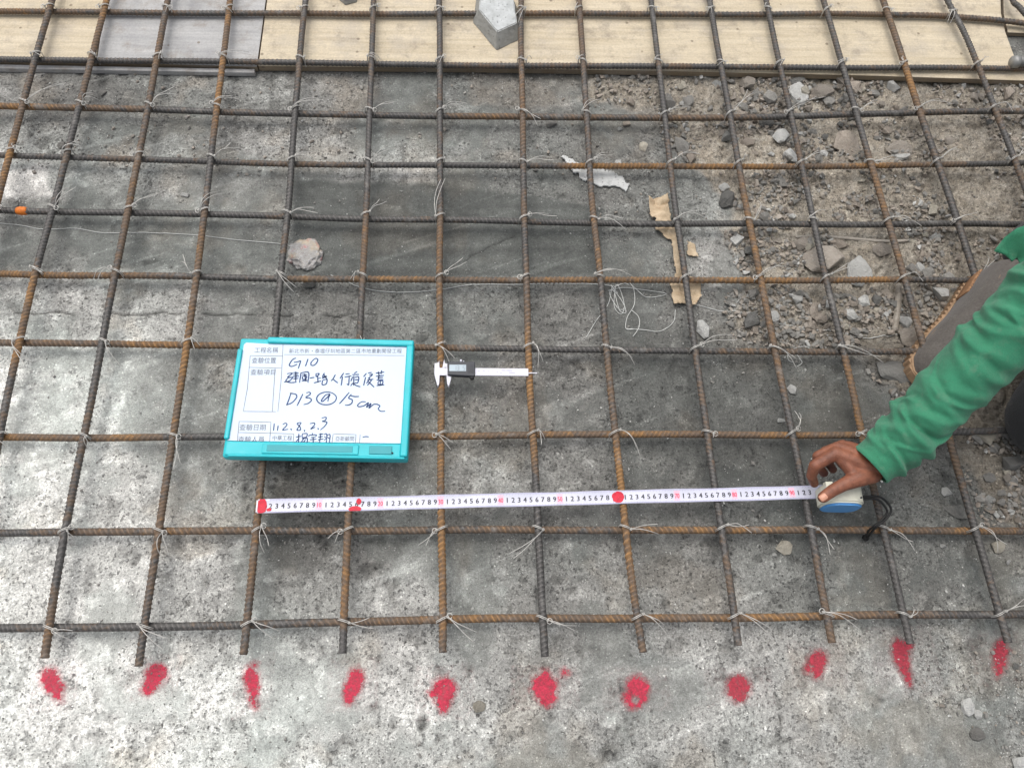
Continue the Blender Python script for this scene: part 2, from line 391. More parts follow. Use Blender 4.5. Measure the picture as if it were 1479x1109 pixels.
def mk_lump():
    t = NT('foam_and_paint_lump'); co = t.coord(); n = t.noise(co, 45, 5, .65); n2 = t.noise(co, 38, 3, .6); n3 = t.noise(co, 250, 4, .7)
    m = t.n('ShaderNodeMapping', i_Vector=co); m.inputs['Location'].default_value = (3, 7, 2); n4 = t.noise(m.outputs[0], 34, 3, .6)
    c = t.mix(t.rng(n, .3, .7, 0, 1), (.30, .285, .27), (.52, .50, .475))
    c = t.mix(t.rng(n2, .52, .68, 0, .45), c, srgb(206, 182, 140)); c = t.mix(t.rng(n4, .55, .66, 0, .55), c, srgb(206, 104, 98))
    c = t.mix(t.rng(n3, .5, .7, 0, .5), c, srgb(220, 226, 232))
    t.col(c); t.bump(n3, .003); return t.set(Roughness=.85)
M['lump'] = mk_lump()

# ------------------------------------------------------------------ ground
ZH, ZV = .0265, .0401                      # centre heights of the two bar layers
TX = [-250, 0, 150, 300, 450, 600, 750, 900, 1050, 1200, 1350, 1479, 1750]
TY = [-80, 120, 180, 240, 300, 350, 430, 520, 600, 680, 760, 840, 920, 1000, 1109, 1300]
TONE = np.array([  # soft shade beside the worker is painted into these ground tones too
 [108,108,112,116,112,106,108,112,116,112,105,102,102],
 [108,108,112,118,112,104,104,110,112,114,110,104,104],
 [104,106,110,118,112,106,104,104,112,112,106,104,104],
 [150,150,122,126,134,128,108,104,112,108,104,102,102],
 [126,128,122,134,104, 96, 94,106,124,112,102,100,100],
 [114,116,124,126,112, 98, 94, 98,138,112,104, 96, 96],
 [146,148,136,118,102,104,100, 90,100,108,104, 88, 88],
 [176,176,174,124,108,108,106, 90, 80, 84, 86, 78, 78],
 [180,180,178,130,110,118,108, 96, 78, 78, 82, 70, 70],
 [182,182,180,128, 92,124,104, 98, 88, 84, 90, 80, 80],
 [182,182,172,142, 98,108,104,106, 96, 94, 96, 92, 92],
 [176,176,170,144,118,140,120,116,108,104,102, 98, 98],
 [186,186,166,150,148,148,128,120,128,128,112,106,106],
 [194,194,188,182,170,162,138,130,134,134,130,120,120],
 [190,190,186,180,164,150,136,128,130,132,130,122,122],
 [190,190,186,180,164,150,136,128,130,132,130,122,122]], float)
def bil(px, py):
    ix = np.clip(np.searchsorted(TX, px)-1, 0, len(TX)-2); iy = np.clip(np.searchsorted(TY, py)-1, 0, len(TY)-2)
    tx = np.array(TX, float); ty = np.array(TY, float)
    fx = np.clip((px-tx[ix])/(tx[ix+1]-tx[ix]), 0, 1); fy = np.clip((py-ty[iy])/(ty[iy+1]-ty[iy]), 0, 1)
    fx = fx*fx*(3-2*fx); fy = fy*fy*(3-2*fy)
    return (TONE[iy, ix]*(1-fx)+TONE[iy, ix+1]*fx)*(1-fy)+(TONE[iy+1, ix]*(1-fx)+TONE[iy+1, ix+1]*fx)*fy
SOILP = [(815,104),(850,150),(930,172),(985,215),(1012,250),(1046,300),(1058,345),(1078,400),(1052,440),(1064,480),(1110,498),(1200,503),(1252,512),(1272,556),(1310,592),
         (1385,612),(1402,680),(1428,748),(1479,772),(1720,800),(1720,96),(1479,96)]
def poly_sd(px, py, poly):
    """signed distance in pixels (positive inside)"""
    P = np.array(poly, float); ins = np.zeros(px.shape, bool); d = np.full(px.shape, 1e9)
    for (x0, y0), (x1, y1) in zip(P, np.roll(P, -1, 0)):
        c = ((y0 > py) != (y1 > py)) & (px < (x1-x0)*(py-y0)/((y1-y0) if y1 != y0 else 1e-9)+x0); ins ^= c
        ex, ey = x1-x0, y1-y0; t = np.clip(((px-x0)*ex+(py-y0)*ey)/(ex*ex+ey*ey), 0, 1)
        d = np.minimum(d, np.hypot(px-x0-t*ex, py-y0-t*ey))
    return np.where(ins, d, -d)
def axis(lo, hi, step, far_lo, far_hi):
    a = np.arange(lo, hi+step/2, step); out = [a]; v = lo; L = []; s = step
    while v > far_lo: s *= 1.3; v -= s; L.append(v)
    v = hi; R_ = []; s = step
    while v < far_hi: s *= 1.3; v += s; R_.append(v)
    return np.r_[L[::-1], a, R_]
gx = axis(-1.12, 1.48, .0033, -40, 40); gy = axis(-.42, 1.62, .0034, -40, 40)
GX, GY = np.meshgrid(gx, gy)
near = (GX > -3) & (GX < 3) & (GY > -.75) & (GY < 3)
PXg, PYg = px_of(np.clip(GX, -2.6, 3.0), np.clip(GY, -1.2, 2.6))
wx = (fbm(GX, GY, 14, 4, 11)-.5)*110; wy = (fbm(GX, GY, 14, 4, 21)-.5)*90
soil_sd = poly_sd(PXg+wx*.55, PYg+wy*.55, SOILP)
soil = sstep(-6, 14, soil_sd)
soil = np.maximum(soil, .55*sstep(.5, .68, fbm(GX, GY, 9, 4, 71))*sstep(250, 215, PYg+wy*.4)*sstep(60, 110, PYg))
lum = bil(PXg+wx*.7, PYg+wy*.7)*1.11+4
green = .25+.35*sstep(.35, .65, fbm(GX, GY, 5, 3, 81))
rough = np.ones_like(lum)*.9
def patch(poly, val, soft, gr=None, rg=None, warp=.25, amt=1.0):
    global lum, green, rough
    m = amt*sstep(-soft, soft, poly_sd(PXg+wx*warp, PYg+wy*warp, poly))
    lum = lum*(1-m)+val*m
    if gr is not None: green = green*(1-m)+gr*m
    if rg is not None: rough = rough*(1-m)+rg*m
# smooth trowelled paste: the greenish band across the middle and the dark sheet at the right
patch([(424,262),(600,266),(760,284),(870,300),(866,398),(700,400),(560,404),(424,398)], 90, 4, 1.0, .18, .13, .95)
patch([(0,308),(200,262),(230,318),(400,318),(400,392),(0,392)], 112, 12, .75, .4, .25, .7)
patch([(872,512),(1235,516),(1262,590),(1240,700),(1160,740),(1040,690),(900,640)], 84, 14, .8, .45, .25, .6)
patch([(880,470),(1010,474),(1020,510),(880,508)], 92, 9, .6, .4, .2, .6)
# laitance and plaster stains
patch([(0,244),(78,236),(74,270),(88,286),(0,294)], 196, 6, 0, .6, .28, .9)
patch([(548,246),(628,240),(632,268),(560,272)], 164, 7, .1, .8, .3, .85)
patch([(215,262),(330,250),(400,270),(320,292),(236,290)], 142, 14, .1, 1, .4, .6)
patch([(1000,350),(1050,342),(1062,398),(1036,418),(1006,396)], 150, 10, .1, 1, .35, .8)
patch([(520,800),(640,780),(650,900),(620,1010),(560,1020),(520,900)], 166, 24, .1, 1, .5, .6)
patch([(540,520),(640,520),(780,560),(790,620),(680,620)], 112, 16, .1, 1, .4, .5)
patch([(560,650),(630,640),(640,745),(520,750)], 140, 16, .1, 1, .4, .6)
patch([(1080,900),(1170,905),(1150,1000),(1170,1090),(1090,1060)], 150, 16, .1, 1, .5, .6)
patch([(1180,930),(1300,925),(1290,990),(1190,1000)], 142, 18, .1, .7, .4, .6)
patch([(395,690),(500,690),(505,745),(470,825),(390,815)], 88, 16, .1, 1, .45, .7)
patch([(500,775),(600,770),(560,825),(498,840)], 98, 12, .1, 1, .4, .6)
patch([(100,120),(215,130),(190,160),(60,170)], 98, 10, .1, 1, .4, .5)
# cast joint across the slab, a hairline gap with broken edges
jy = np.interp(PXg, [0, 560, 780, 900], [452, 455, 459, 464])+(fbm(GX, GY, 30, 2, 33)-.5)*7
jm = sstep(2.0, .6, np.abs(PYg-jy))*sstep(.44, .54, fbm(GX, GY*.1, 16, 2, 41))*sstep(560, 520, PXg)
jm = np.maximum(jm, .8*sstep(1.6, .5, np.abs(PYg-np.interp(PXg, [645, 720, 760], [388, 352, 330])-(fbm(GX, GY, 40, 2, 34)-.5)*8))*sstep(642, 655, PXg)*sstep(752, 738, PXg))
lum = lum*(1-.45*jm)
amp_ = .3+.7*np.clip((rough-.2)/.6, 0, 1)
lum = lum+amp_*((fbm(GX, GY, 6, 5, 51, .6)-.5)*36+(fbm(GX, GY, 26, 4, 61, .65)-.5)*28)+soil*14
sm_ = sstep(.50, .62, fbm(GX+.3, GY, 9, 5, 171, .62))*(1-soil)          # smoother smears of paste between rough, open-textured areas
rough = rough*(1-.75*sm_); lum = lum*(1-.08*sm_); green = np.clip(green+.35*sm_, 0, 1)
pk_ = sstep(.66, .73, fbm(GX, GY, 42, 3, 181, .5))*(1-soil)*(1-.6*sm_)   # pock marks
pk_ = pk_*amp_
lum = lum*(1-.17*pk_)
lt_ = sstep(.64, .72, fbm(GX, GY, 34, 4, 191, .6))*(1-soil); lum = lum*(1+.16*lt_*amp_)
dirt = sstep(.56, .70, fbm(GX, GY, 7, 5, 201, .6))*(1-soil)
lum = lum+(1-amp_)*(1-soil)*((fbm(GX*.9, GY*14, 3.0, 4, 211, .6)-.5)*46)        # trowel streaks in the smooth paste
ang_ = .35; u_, v_ = GX*math.cos(ang_)+GY*math.sin(ang_), -GX*math.sin(ang_)+GY*math.cos(ang_)
scr = sstep(.70, .80, fbm(u_*.8, v_*26, 5, 3, 221, .5))*(1-soil); lum = lum+scr*20
r5_ = np.random.default_rng(31)
for _ in range(90):                                                               # splashes of cement and small stains
    a_, b_ = r5_.uniform(0, 1300), r5_.uniform(110, 1100); q_ = at(a_, b_, 0); rr_ = r5_.uniform(.004, .013); st_ = r5_.uniform(.5, 2.2)
    i0, i1 = np.searchsorted(gx, [q_[0]-.05, q_[0]+.05]); j0, j1 = np.searchsorted(gy, [q_[1]-.05, q_[1]+.05]); sl_ = (slice(j0, j1), slice(i0, i1))
    d_ = np.hypot((GX[sl_]-q_[0])/st_, GY[sl_]-q_[1])+(fbm(GX[sl_], GY[sl_], 90, 3, 231)-.5)*rr_*1.6
    lum[sl_] = lum[sl_]+sstep(rr_, rr_*.5, d_)*r5_.choice([34, 26, -26, -34])*(1-soil[sl_])
lum = np.clip(lum, 52, 232)
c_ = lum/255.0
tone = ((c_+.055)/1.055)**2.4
hgt = (fbm(GX, GY, 5, 4, 101)-.5)*.006+(fbm(GX, GY, 60, 3, 111)-.5)*.0022*rough
crumb = fbm(GX, GY, 34, 4, 121, .6)
hgt = hgt*(1-soil)+soil*((fbm(GX, GY, 8, 4, 131)-.5)*.016+(np.abs(crumb-.5)*2)**.8*.017-.008+(fbm(GX, GY, 120, 2, 151)-.5)*.004)
hgt = hgt-jm*.003-pk_*.0022+lt_*.0008
edge = np.exp(-(soil_sd/16.0)**2)*(fbm(GX, GY, 40, 3, 141)-.62)*.012
hgt = hgt+np.where(near, edge, 0)
fade = sstep(2.2, 1.4, np.abs(GX-.2))*sstep(2.4, 1.7, np.abs(GY-.7)); hgt = hgt*np.clip(fade, .25, 1)
ny, nx = GX.shape
ii = (np.arange(ny-1)[:, None]*nx+np.arange(nx-1)[None]).ravel()
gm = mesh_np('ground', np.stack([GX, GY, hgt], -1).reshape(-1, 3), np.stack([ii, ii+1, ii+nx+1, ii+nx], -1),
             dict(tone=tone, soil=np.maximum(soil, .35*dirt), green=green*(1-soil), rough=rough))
ground = obj('ground', gm, M['ground']); ground['kind'] = 'structure'
def gh(x, y):
    x = np.asarray(x, float); y = np.asarray(y, float)
    i = np.clip(np.searchsorted(gx, x)-1, 0, nx-2); j = np.clip(np.searchsorted(gy, y)-1, 0, ny-2)
    fx = np.clip((x-gx[i])/(gx[i+1]-gx[i]), 0, 1); fy = np.clip((y-gy[j])/(gy[j+1]-gy[j]), 0, 1)
    return (hgt[j, i]*(1-fx)+hgt[j, i+1]*fx)*(1-fy)+(hgt[j+1, i]*(1-fx)+hgt[j+1, i+1]*fx)*fy
def gat(px, py, up=0.0):
    p = at(px, py, 0); p[2] = float(gh(p[0], p[1]))+up; return p

# ------------------------------------------------------------------ plywood boards under the mat
def board(name, pts, z0, z1, mat, label):
    poly = [at(*p, z1)[:2] for p in pts]
    cx, cy = np.mean(poly, 0)
    root = empty(name, (cx, cy, 0), label, 'plywood board')
    o = prism('panel', [(p[0], p[1]) for p in poly], z0, z1, mat, root, .0007, 1)
    o.data.materials.append(M['ply_edge'])
    for f in o.data.polygons:
        if abs(f.normal.z) < .5: f.material_index = 1
    return root
board('plywood_board', [(-420,82),(138,89.5),(160,-60),(190,-330),(-420,-330)], .002, .0165, M['ply'], 'pale yellow plywood board at the far left corner under the rebar')
board('plywood_board', [(139.5,89.7),(370.8,96.6),(392,-60),(420,-330),(192,-330),(161.5,-60)], .002, .0165, M['ply_grey'], 'grey stained plywood board between two pale yellow boards')
board('plywood_board', [(373,95.6),(700,98.5),(979,103),(1250,109),(1479,116.5),(1560,119),(1560,104),(1482,102),(1466,84),(1452,46),(1446,20),(1436,-330),(424,-330),(394,-60)], .002, .0165, M['ply'], 'long pale plywood board with the mortar spacer lying on it')
board('plywood_board', [(1456,47),(1640,53),(1640,-330),(1442,-330),(1450,20)], .001, .0125, M['ply'], 'short pale plywood board at the far right corner beyond a notch')
# front laths: edge strips nailed below the boards' front edges
def lath(pts, label, mat):
    P = [at(x, y, .013) for x, y in pts]; poly = [(p[0], p[1]-.0025) for p in P]+[(p[0], p[1]-.013) for p in P[::-1]]
    root = empty('edge_lath', (*np.mean([q for q in poly], 0), 0), label, 'lath')
    prism('strip', poly, .001, .0125, mat, root, .0008, 1)
lath([(-420,84),(368,98.5)], 'grey wooden edge strip along the grey board', M['ply_grey'])

# ------------------------------------------------------------------ stones, gravel, grit
def hull(n, seed, jag=.25):
    r = random.Random(seed); bm = bmesh.new()
    for _ in range(n):
        v = Vector((r.gauss(0, 1), r.gauss(0, 1), r.gauss(0, 1))).normalized()*(1-r.random()*jag)
        bm.verts.new((v.x*.5, v.y*.5, v.z*.5))
    res = bmesh.ops.convex_hull(bm, input=bm.verts)
    dl = [g for g in res['geom_interior'] if isinstance(g, bmesh.types.BMVert)]+[v for v in bm.verts if not v.link_faces]
    bmesh.ops.delete(bm, geom=list(set(dl)), context='VERTS')
    bmesh.ops.triangulate(bm, faces=bm.faces)
    return bm
STONE_ME = []
for k in range(14):
    me = bm_mesh('stone', hull(15, 100+k, .3)); STONE_ME.append(me); me.materials.append(M['st_grey'])
BIG_ME = []
for k in range(10):
    bm = hull(22, 300+k, .22)
    bmesh.ops.bevel(bm, geom=bm.edges[:], offset=.022, segments=1, affect='EDGES')
    bmesh.ops.triangulate(bm, faces=bm.faces)
    bmesh.ops.subdivide_edges(bm, edges=[e for e in bm.edges if e.calc_length() > .12], cuts=1, use_grid_fill=True)
    r = random.Random(k)
    for v in bm.verts: v.co += Vector((r.uniform(-1, 1), r.uniform(-1, 1), r.uniform(-1, 1)))*.011
    me = bm_mesh('stone', bm); me.materials.append(M['st_grey']); BIG_ME.append(me)
def arrays(me):
    V = np.zeros(len(me.vertices)*3, np.float32); me.vertices.foreach_get('co', V); F = np.zeros(len(me.polygons)*3, np.int32)
    me.loops.foreach_get('vertex_index', F); return V.reshape(-1, 3), F.reshape(-1, 3)
SMALL = [arrays(bm_mesh('crumb', hull(9, 500+k, .3))) for k in range(12)]
MED = [arrays(m) for m in STONE_ME]
def put_stone(px, py, wpx, mat, label, hpx=None, flat=.6, rot=None, name='stone', cat='stone', group=None, sink=.24, up=0.0):
    p = at(px, py, 0); sc = np.linalg.norm(at(px+1, py, 0)-p)          # metres per pixel here
    scy = np.linalg.norm(at(px, py+1, 0)-p)
    w = wpx*sc; h = (hpx*scy if hpx else w*.8)
    pool = BIG_ME if wpx >= 20 else STONE_ME
    me = random.choice(pool)
    o = bpy.data.objects.new(name, me); C.objects.link(o)
    zz = min(w, h)*flat
    o.scale = (w*1.08, h*1.08, zz)
    o.rotation_euler = (random.uniform(-.2, .2), random.uniform(-.2, .2), rot if rot is not None else random.uniform(-.35, .35))
    o.location = (p[0], p[1], float(gh(p[0], p[1]))+zz*(.5-sink)+up)
    o.material_slots[0].link = 'OBJECT'; o.material_slots[0].material = mat
    return tag(o, label, cat, group)
G_, D_, B_, R__, L_, E_ = (M['st_'+k] for k in ('grey', 'dark', 'brown', 'red', 'light', 'beige'))
STONES = [
 (1036,122,17,L_,'small white stone by the board edge, left of a steel bar',None),
 (1055,119,15,G_,'grey stone touching the right of the white stone by the board edge',None),
 (1078,123,26,B_,'brown angular stone just below the long plywood board',20),
 (1097,117,15,D_,'dark stone tucked against the plywood board edge',None),
 (1092,137,19,G_,'grey block stone between the brown stone and the pale round stone',None),
 (1111,143,22,G_,'grey stone left of the big pale round stone',18),
 (1152,136,34,L_,'big pale round stone just below the plywood edge',33),
 (1186,134,36,B_,'broad brown-grey stone right of the big pale round stone',24),
 (1198,147,20,G_,'grey stone resting below the broad brown-grey stone',17),
 (1172,141,13,R__,'small reddish stone wedged beside the big pale round stone',None),
 (1150,119,28,D_,'long dark stone under the lip of the plywood board',10),
 (1222,148,16,G_,'grey-green stone beside the leaning bar near the boards',None),
 (1128,199,26,L_,'pale stone lying alone in the rubble left of a dark bar',20),
 (1080,204,26,R__,'pinkish flat stone left of the pale stone in the rubble',14),
 (1092,219,14,R__,'small pinkish stone near the knotted tie wire',None),
 (1116,221,14,L_,'small pale pebble below the pale stone',9),
 (1141,226,18,L_,'upright pale stone chip against a dark bar',32),
 (1106,178,26,D_,'dark stone just under the second crossbar from the boards',16),
 (1104,163,16,R__,'reddish stone half under the second crossbar from the boards',10),
 (1194,195,14,D_,'dark green-grey pebble amid the reddish gravel',None),
 (1222,206,50,R__,'large flat reddish slab stone in the rubble',34),
 (1300,215,46,B_,'large flat brown stone right of the reddish slab stone',26),
 (1372,203,18,B_,'brown stone alone in the fine soil at right',14),
 (1316,195,12,B_,'small round brown stone in the fine soil',None),
 (1050,290,28,D_,'dark stone at the broken edge of the concrete',26),
 (1047,270,18,L_,'pale chip above the dark stone at the concrete edge',14),
 (1244,262,15,E_,'small beige stone below the rusty crossbar',9),
 (1218,240,44,B_,'flat brown stone lying under the rusty crossbar',14),
 (1158,352,28,B_,'brown stone at the left end of the long straw',18),
 (1188,376,64,B_,'largest flat olive-brown stone, with a dark bar crossing it',42),
 (1241,391,42,L_,'lumpy pale concrete stone under an orange crossbar',44),
 (1274,361,32,B_,'brown stone below the long straw, left of a leaning bar',20),
 (1330,388,15,L_,'small white block standing right of the tied bar',23),
 (1316,388,18,G_,'grey stone touching the small white block',18),
 (1214,352,26,R__,'reddish stone just below the long straw',13),
 (1125,443,11,L_,'small pale pebble right of a rusty bar in the rubble',None),
 (1184,462,22,R__,'reddish-brown stone beside the bar low in the rubble',22),
 (1166,463,14,R__,'small dark red stone low in the rubble',15),
 (1250,445,18,R__,'pinkish stone right of the bar in the rubble',18),
 (1232,438,16,R__,'reddish stone touching the bar under the pale lump',12),
 (1270,446,15,E_,'beige pebble right of the pinkish stone',None),
 (1283,424,18,R__,'reddish wedge stone under the orange crossbar',20),
 (1015,478,20,L_,'pale upright stone by the foot of a dark bar',30),
 (1143,563,15,L_,'white mortar lump on the dark concrete',17),
 (1127,609,13,L_,'white pebble by a tied crossing on the dark concrete',11),
 (1131,791,28,E_,'beige angular stone alone below the tape',22),
 (1119,801,8,L_,'tiny white chip beside the beige angular stone',None),
 (1440,790,24,E_,'beige stone under the wire ends at far right',20),
 (1366,710,17,L_,'pale square stone left of the flat grey stone',17),
 (1361,788,9,L_,'tiny bright white pebble below the crossbar at right',None),
 (1396,1020,22,L_,'white-grey angular stone at the lower right',30),
 (1412,1031,17,L_,'pale stone beside the white-grey angular stone',18),
 (1410,1060,26,G_,'flat grey stone below the white-grey angular stone',22),
 (1471,1102,26,L_,'pale stone at the lower right corner',24),
 (1467,962,14,D_,'dark stone below the last pink paint mark',12),
 (150,137,15,G_,'grey pebble between the two left bars near the boards',11),
 (91,211,16,G_,'rounded grey pebble beside a bar at the left',13),
 (268,283,17,L_,'pale chip on the concrete left of the painted lump',9),
 (448,410,22,G_,'round grey pebble just below the painted lump',18),
 (893,236,14,L_,'pale stone by the white plaster flake',12),
 (985,213,24,G_,'grey stone at the edge of the soil beside a bar',26),
 (930,213,18,E_,'beige stone above the white plaster flake',15),
 (905,180,16,R__,'small pinkish stone beneath a crossbar on the concrete',11),
 (895,187,10,L_,'small white pebble left of a pinkish stone',None),
 (993,148,20,G_,'grey stone in the soil left of the white stone',20),
 (985,127,16,E_,'beige stone touching a bar below the boards',16),
 (796,180,22,G_,'grey chip on the concrete beside a rusty bar',10),
 (208,957,10,L_,'small white pebble at the cut end of a bar',6),
 (692,1020,22,E_,'beige stone set in the concrete below a pink mark',20),
 (1456,812,9,L_,'white pebble between the last two bars',9),
 (1430,690,22,G_,'grey stone topmost in the small pile right of the hand',16),
 (1446,712,18,G_,'grey stone at the right of the small pile',14),
 (1432,720,20,L_,'pale stone in the middle of the small pile',13),
 (1428,735,16,G_,'grey stone lowest in the small pile right of the hand',12),
]
for s in STONES:
    px, py, w, mat, lab, h = s
    put_stone(px, py, w, mat, lab, h, flat=.45 if w > 28 else .6)
put_stone(1380,738,40,D_, 'flat blue-grey stone left of the last bar under the wire', 20, .4, -.55)
put_stone(1322,487,64,B_, 'flat brown slab stone against the toe of the shoe', 30, .35, .25)
put_stone(1292,540,66,M['st_dark'], 'broken dark concrete chunk below the shoe', 46, .3, -.5)

def stuff(name, N, sampler, size, pool, mat, flat=.75, sink=.18, kind='stuff'):
    Vs, Fs, off = [], [], 0
    x, y = sampler(N); N = len(x); z = gh(x, y); s = size(N)
    which = rng.integers(0, len(pool), N)
    for k in range(len(pool)):
        m = which == k; n = m.sum()
        if not n: continue
        V, F = pool[k]; a = rng.random(n)*2*np.pi; ca, sa = np.cos(a), np.sin(a)
        tl = rng.normal(0, .35, n); ct, st = np.cos(tl), np.sin(tl)
        an = rng.uniform(.7, 1.3, n)
        X = V[None, :, 0]*an[:, None]; Y = V[None, :, 1]/an[:, None]; Z = V[None, :, 2]*flat
        Y2 = Y*ct[:, None]-Z*st[:, None]; Z2 = Y*st[:, None]+Z*ct[:, None]
        XX = X*ca[:, None]-Y2*sa[:, None]; YY = X*sa[:, None]+Y2*ca[:, None]
        P = np.stack([XX, YY, Z2], -1)*s[m][:, None, None]
        P[..., 0] += x[m][:, None]; P[..., 1] += y[m][:, None]; P[..., 2] += (z[m]+s[m]*flat*(.5-sink))[:, None]
        Vs.append(P.reshape(-1, 3)); Fs.append((F[None]+(np.arange(n)*len(V))[:, None, None]).reshape(-1, 3)+off); off += n*len(V)
    o = obj(name, mesh_np(name, np.vstack(Vs), np.vstack(Fs), None, False), mat)
    o['kind'] = kind
    return o
GRAV = [(1040,112,1275,292,1.0),(1046,296,1365,502,.85),(1100,300,1260,370,.6),(1390,618,1500,765,.8),(1250,500,1420,600,.6),(860,108,1040,235,.35),(1275,120,1500,200,.45),(1280,200,1500,430,.3)]
def samp_px(boxes, mask=None):
    def f(N):
        w = np.array([(b[2]-b[0])*(b[3]-b[1])*b[4] for b in boxes]); w = w/w.sum()
        X, Y = [], []
        for b, k in zip(boxes, rng.multinomial(N, w)):
            u = rng.uniform(b[0], b[2], k); v = rng.uniform(b[1], b[3], k)
            for a, c in zip(u, v):
                p = at(a, c, 0); X.append(p[0]); Y.append(p[1])
        X = np.array(X); Y = np.array(Y)
        px, py = px_of(X, Y)
        sd = poly_sd(px, py, SOILP)
        k = (sd > -10) if mask == 'soil' else ((sd < 6) if mask == 'conc' else np.ones(len(X), bool))
        k &= fbm(X, Y, 12, 3, 900) > .42
        k &= py > np.interp(px, [0, 372, 979, 1479], [100, 104, 112, 124])-2
        return X[k], Y[k]
    return f
logn = lambda med, sg, mx: (lambda N: np.minimum(med*np.exp(rng.normal(0, sg, N)), mx))
# individually built broken stones of the rubble strip
RUB = {}
x, y = samp_px(GRAV, 'soil')(520)
sz = logn(.0175, .45, .044)(len(x))
for X, Y, s in sorted(zip(x, y, sz), key=lambda q: -q[2])[:225]:
    me = random.choice(STONE_ME); o = bpy.data.objects.new('stone', me); C.objects.link(o)
    f = random.uniform(.5, .85); o.scale = (s*random.uniform(.8, 1.25), s, s*f); o.rotation_euler = (random.gauss(0, .25), random.gauss(0, .25), random.uniform(0, 6.28))
    o.location = (X, Y, float(gh(X, Y))+s*f*.30); o.material_slots[0].link = 'OBJECT'
    o.material_slots[0].material = random.choice([G_, G_, B_, R__, R__, D_, E_, L_])
    qx, qy = px_of(X, Y); mn = o.material_slots[0].material
    cn_ = {G_: 'grey', B_: 'brown', R__: 'pinkish brown', D_: 'dark grey', E_: 'beige', L_: 'pale'}[mn]
    row = ['below the boards', 'below the second crossbar', 'below the third crossbar', 'below the dark fourth crossbar', 'below the orange fifth crossbar', 'beyond the sleeve'][int(np.searchsorted([165, 240, 324, 405, 508], qy))]
    bar_ = ['left end', 'left centre', 'centre', 'right centre', 'far right'][int(np.searchsorted([1060, 1140, 1230, 1330], qx+(300-qy)*.2))]
    RUB.setdefault(f"{'small' if s < .017 else 'medium'} {cn_} stone in rubble {row}, {bar_}", []).append((qx, o))
ORD = ['leftmost', 'second from left', 'third from left', 'fourth from left', 'fifth from left', 'sixth from left', 'seventh from left']
for lab, L in RUB.items():
    L.sort(key=lambda q: q[0])
    for k, (_, o) in enumerate(L):
        tag(o, lab if len(L) == 1 else f"{lab}, {ORD[min(k, 6)]}", 'stone', 'small broken stones of the rubble')
for nm, mt, N in (('gravel', G_, 3800), ('gravel', R__, 3400), ('gravel', B_, 3400), ('gravel', L_, 900)):
    stuff(nm, N, samp_px(GRAV, 'soil'), logn(.0074, .5, .018), MED if mt is G_ else SMALL, mt)
stuff('soil_crumbs', 9000, samp_px(GRAV+[(1275,120,1500,420,1.2)], 'soil'), logn(.0024, .4, .006), SMALL, B_)
CONC = [(0,105,840,260,2.0),(840,105,1060,500,1.6),(0,260,860,470,.35),(880,500,1300,780,.9),(0,470,360,900,.5),(380,660,640,860,1.4),(600,440,900,900,.8),(0,900,1479,1130,.7),(900,780,1479,930,1.1),(1330,930,1479,1130,2.0)]
stuff('gravel', 420, samp_px([(0,104,830,262,1.0),(830,230,1060,330,.8),(1330,930,1479,1130,1.0),(880,500,1300,780,.3)], 'conc'), logn(.0052, .45, .012), MED, G_)
stuff('gravel', 320, samp_px([(0,104,830,262,1.0),(830,230,1060,330,.8),(1330,930,1479,1130,.7)], 'conc'), logn(.0050, .45, .011), MED, B_)
stuff('grit', 9000, samp_px(CONC, 'conc'), logn(.0017, .5, .007), SMALL, L_)
stuff('grit', 8000, samp_px(CONC, 'conc'), logn(.0021, .5, .008), SMALL, G_)
stuff('grit', 8000, samp_px(CONC, 'conc'), logn(.0021, .45, .007), SMALL, D_)

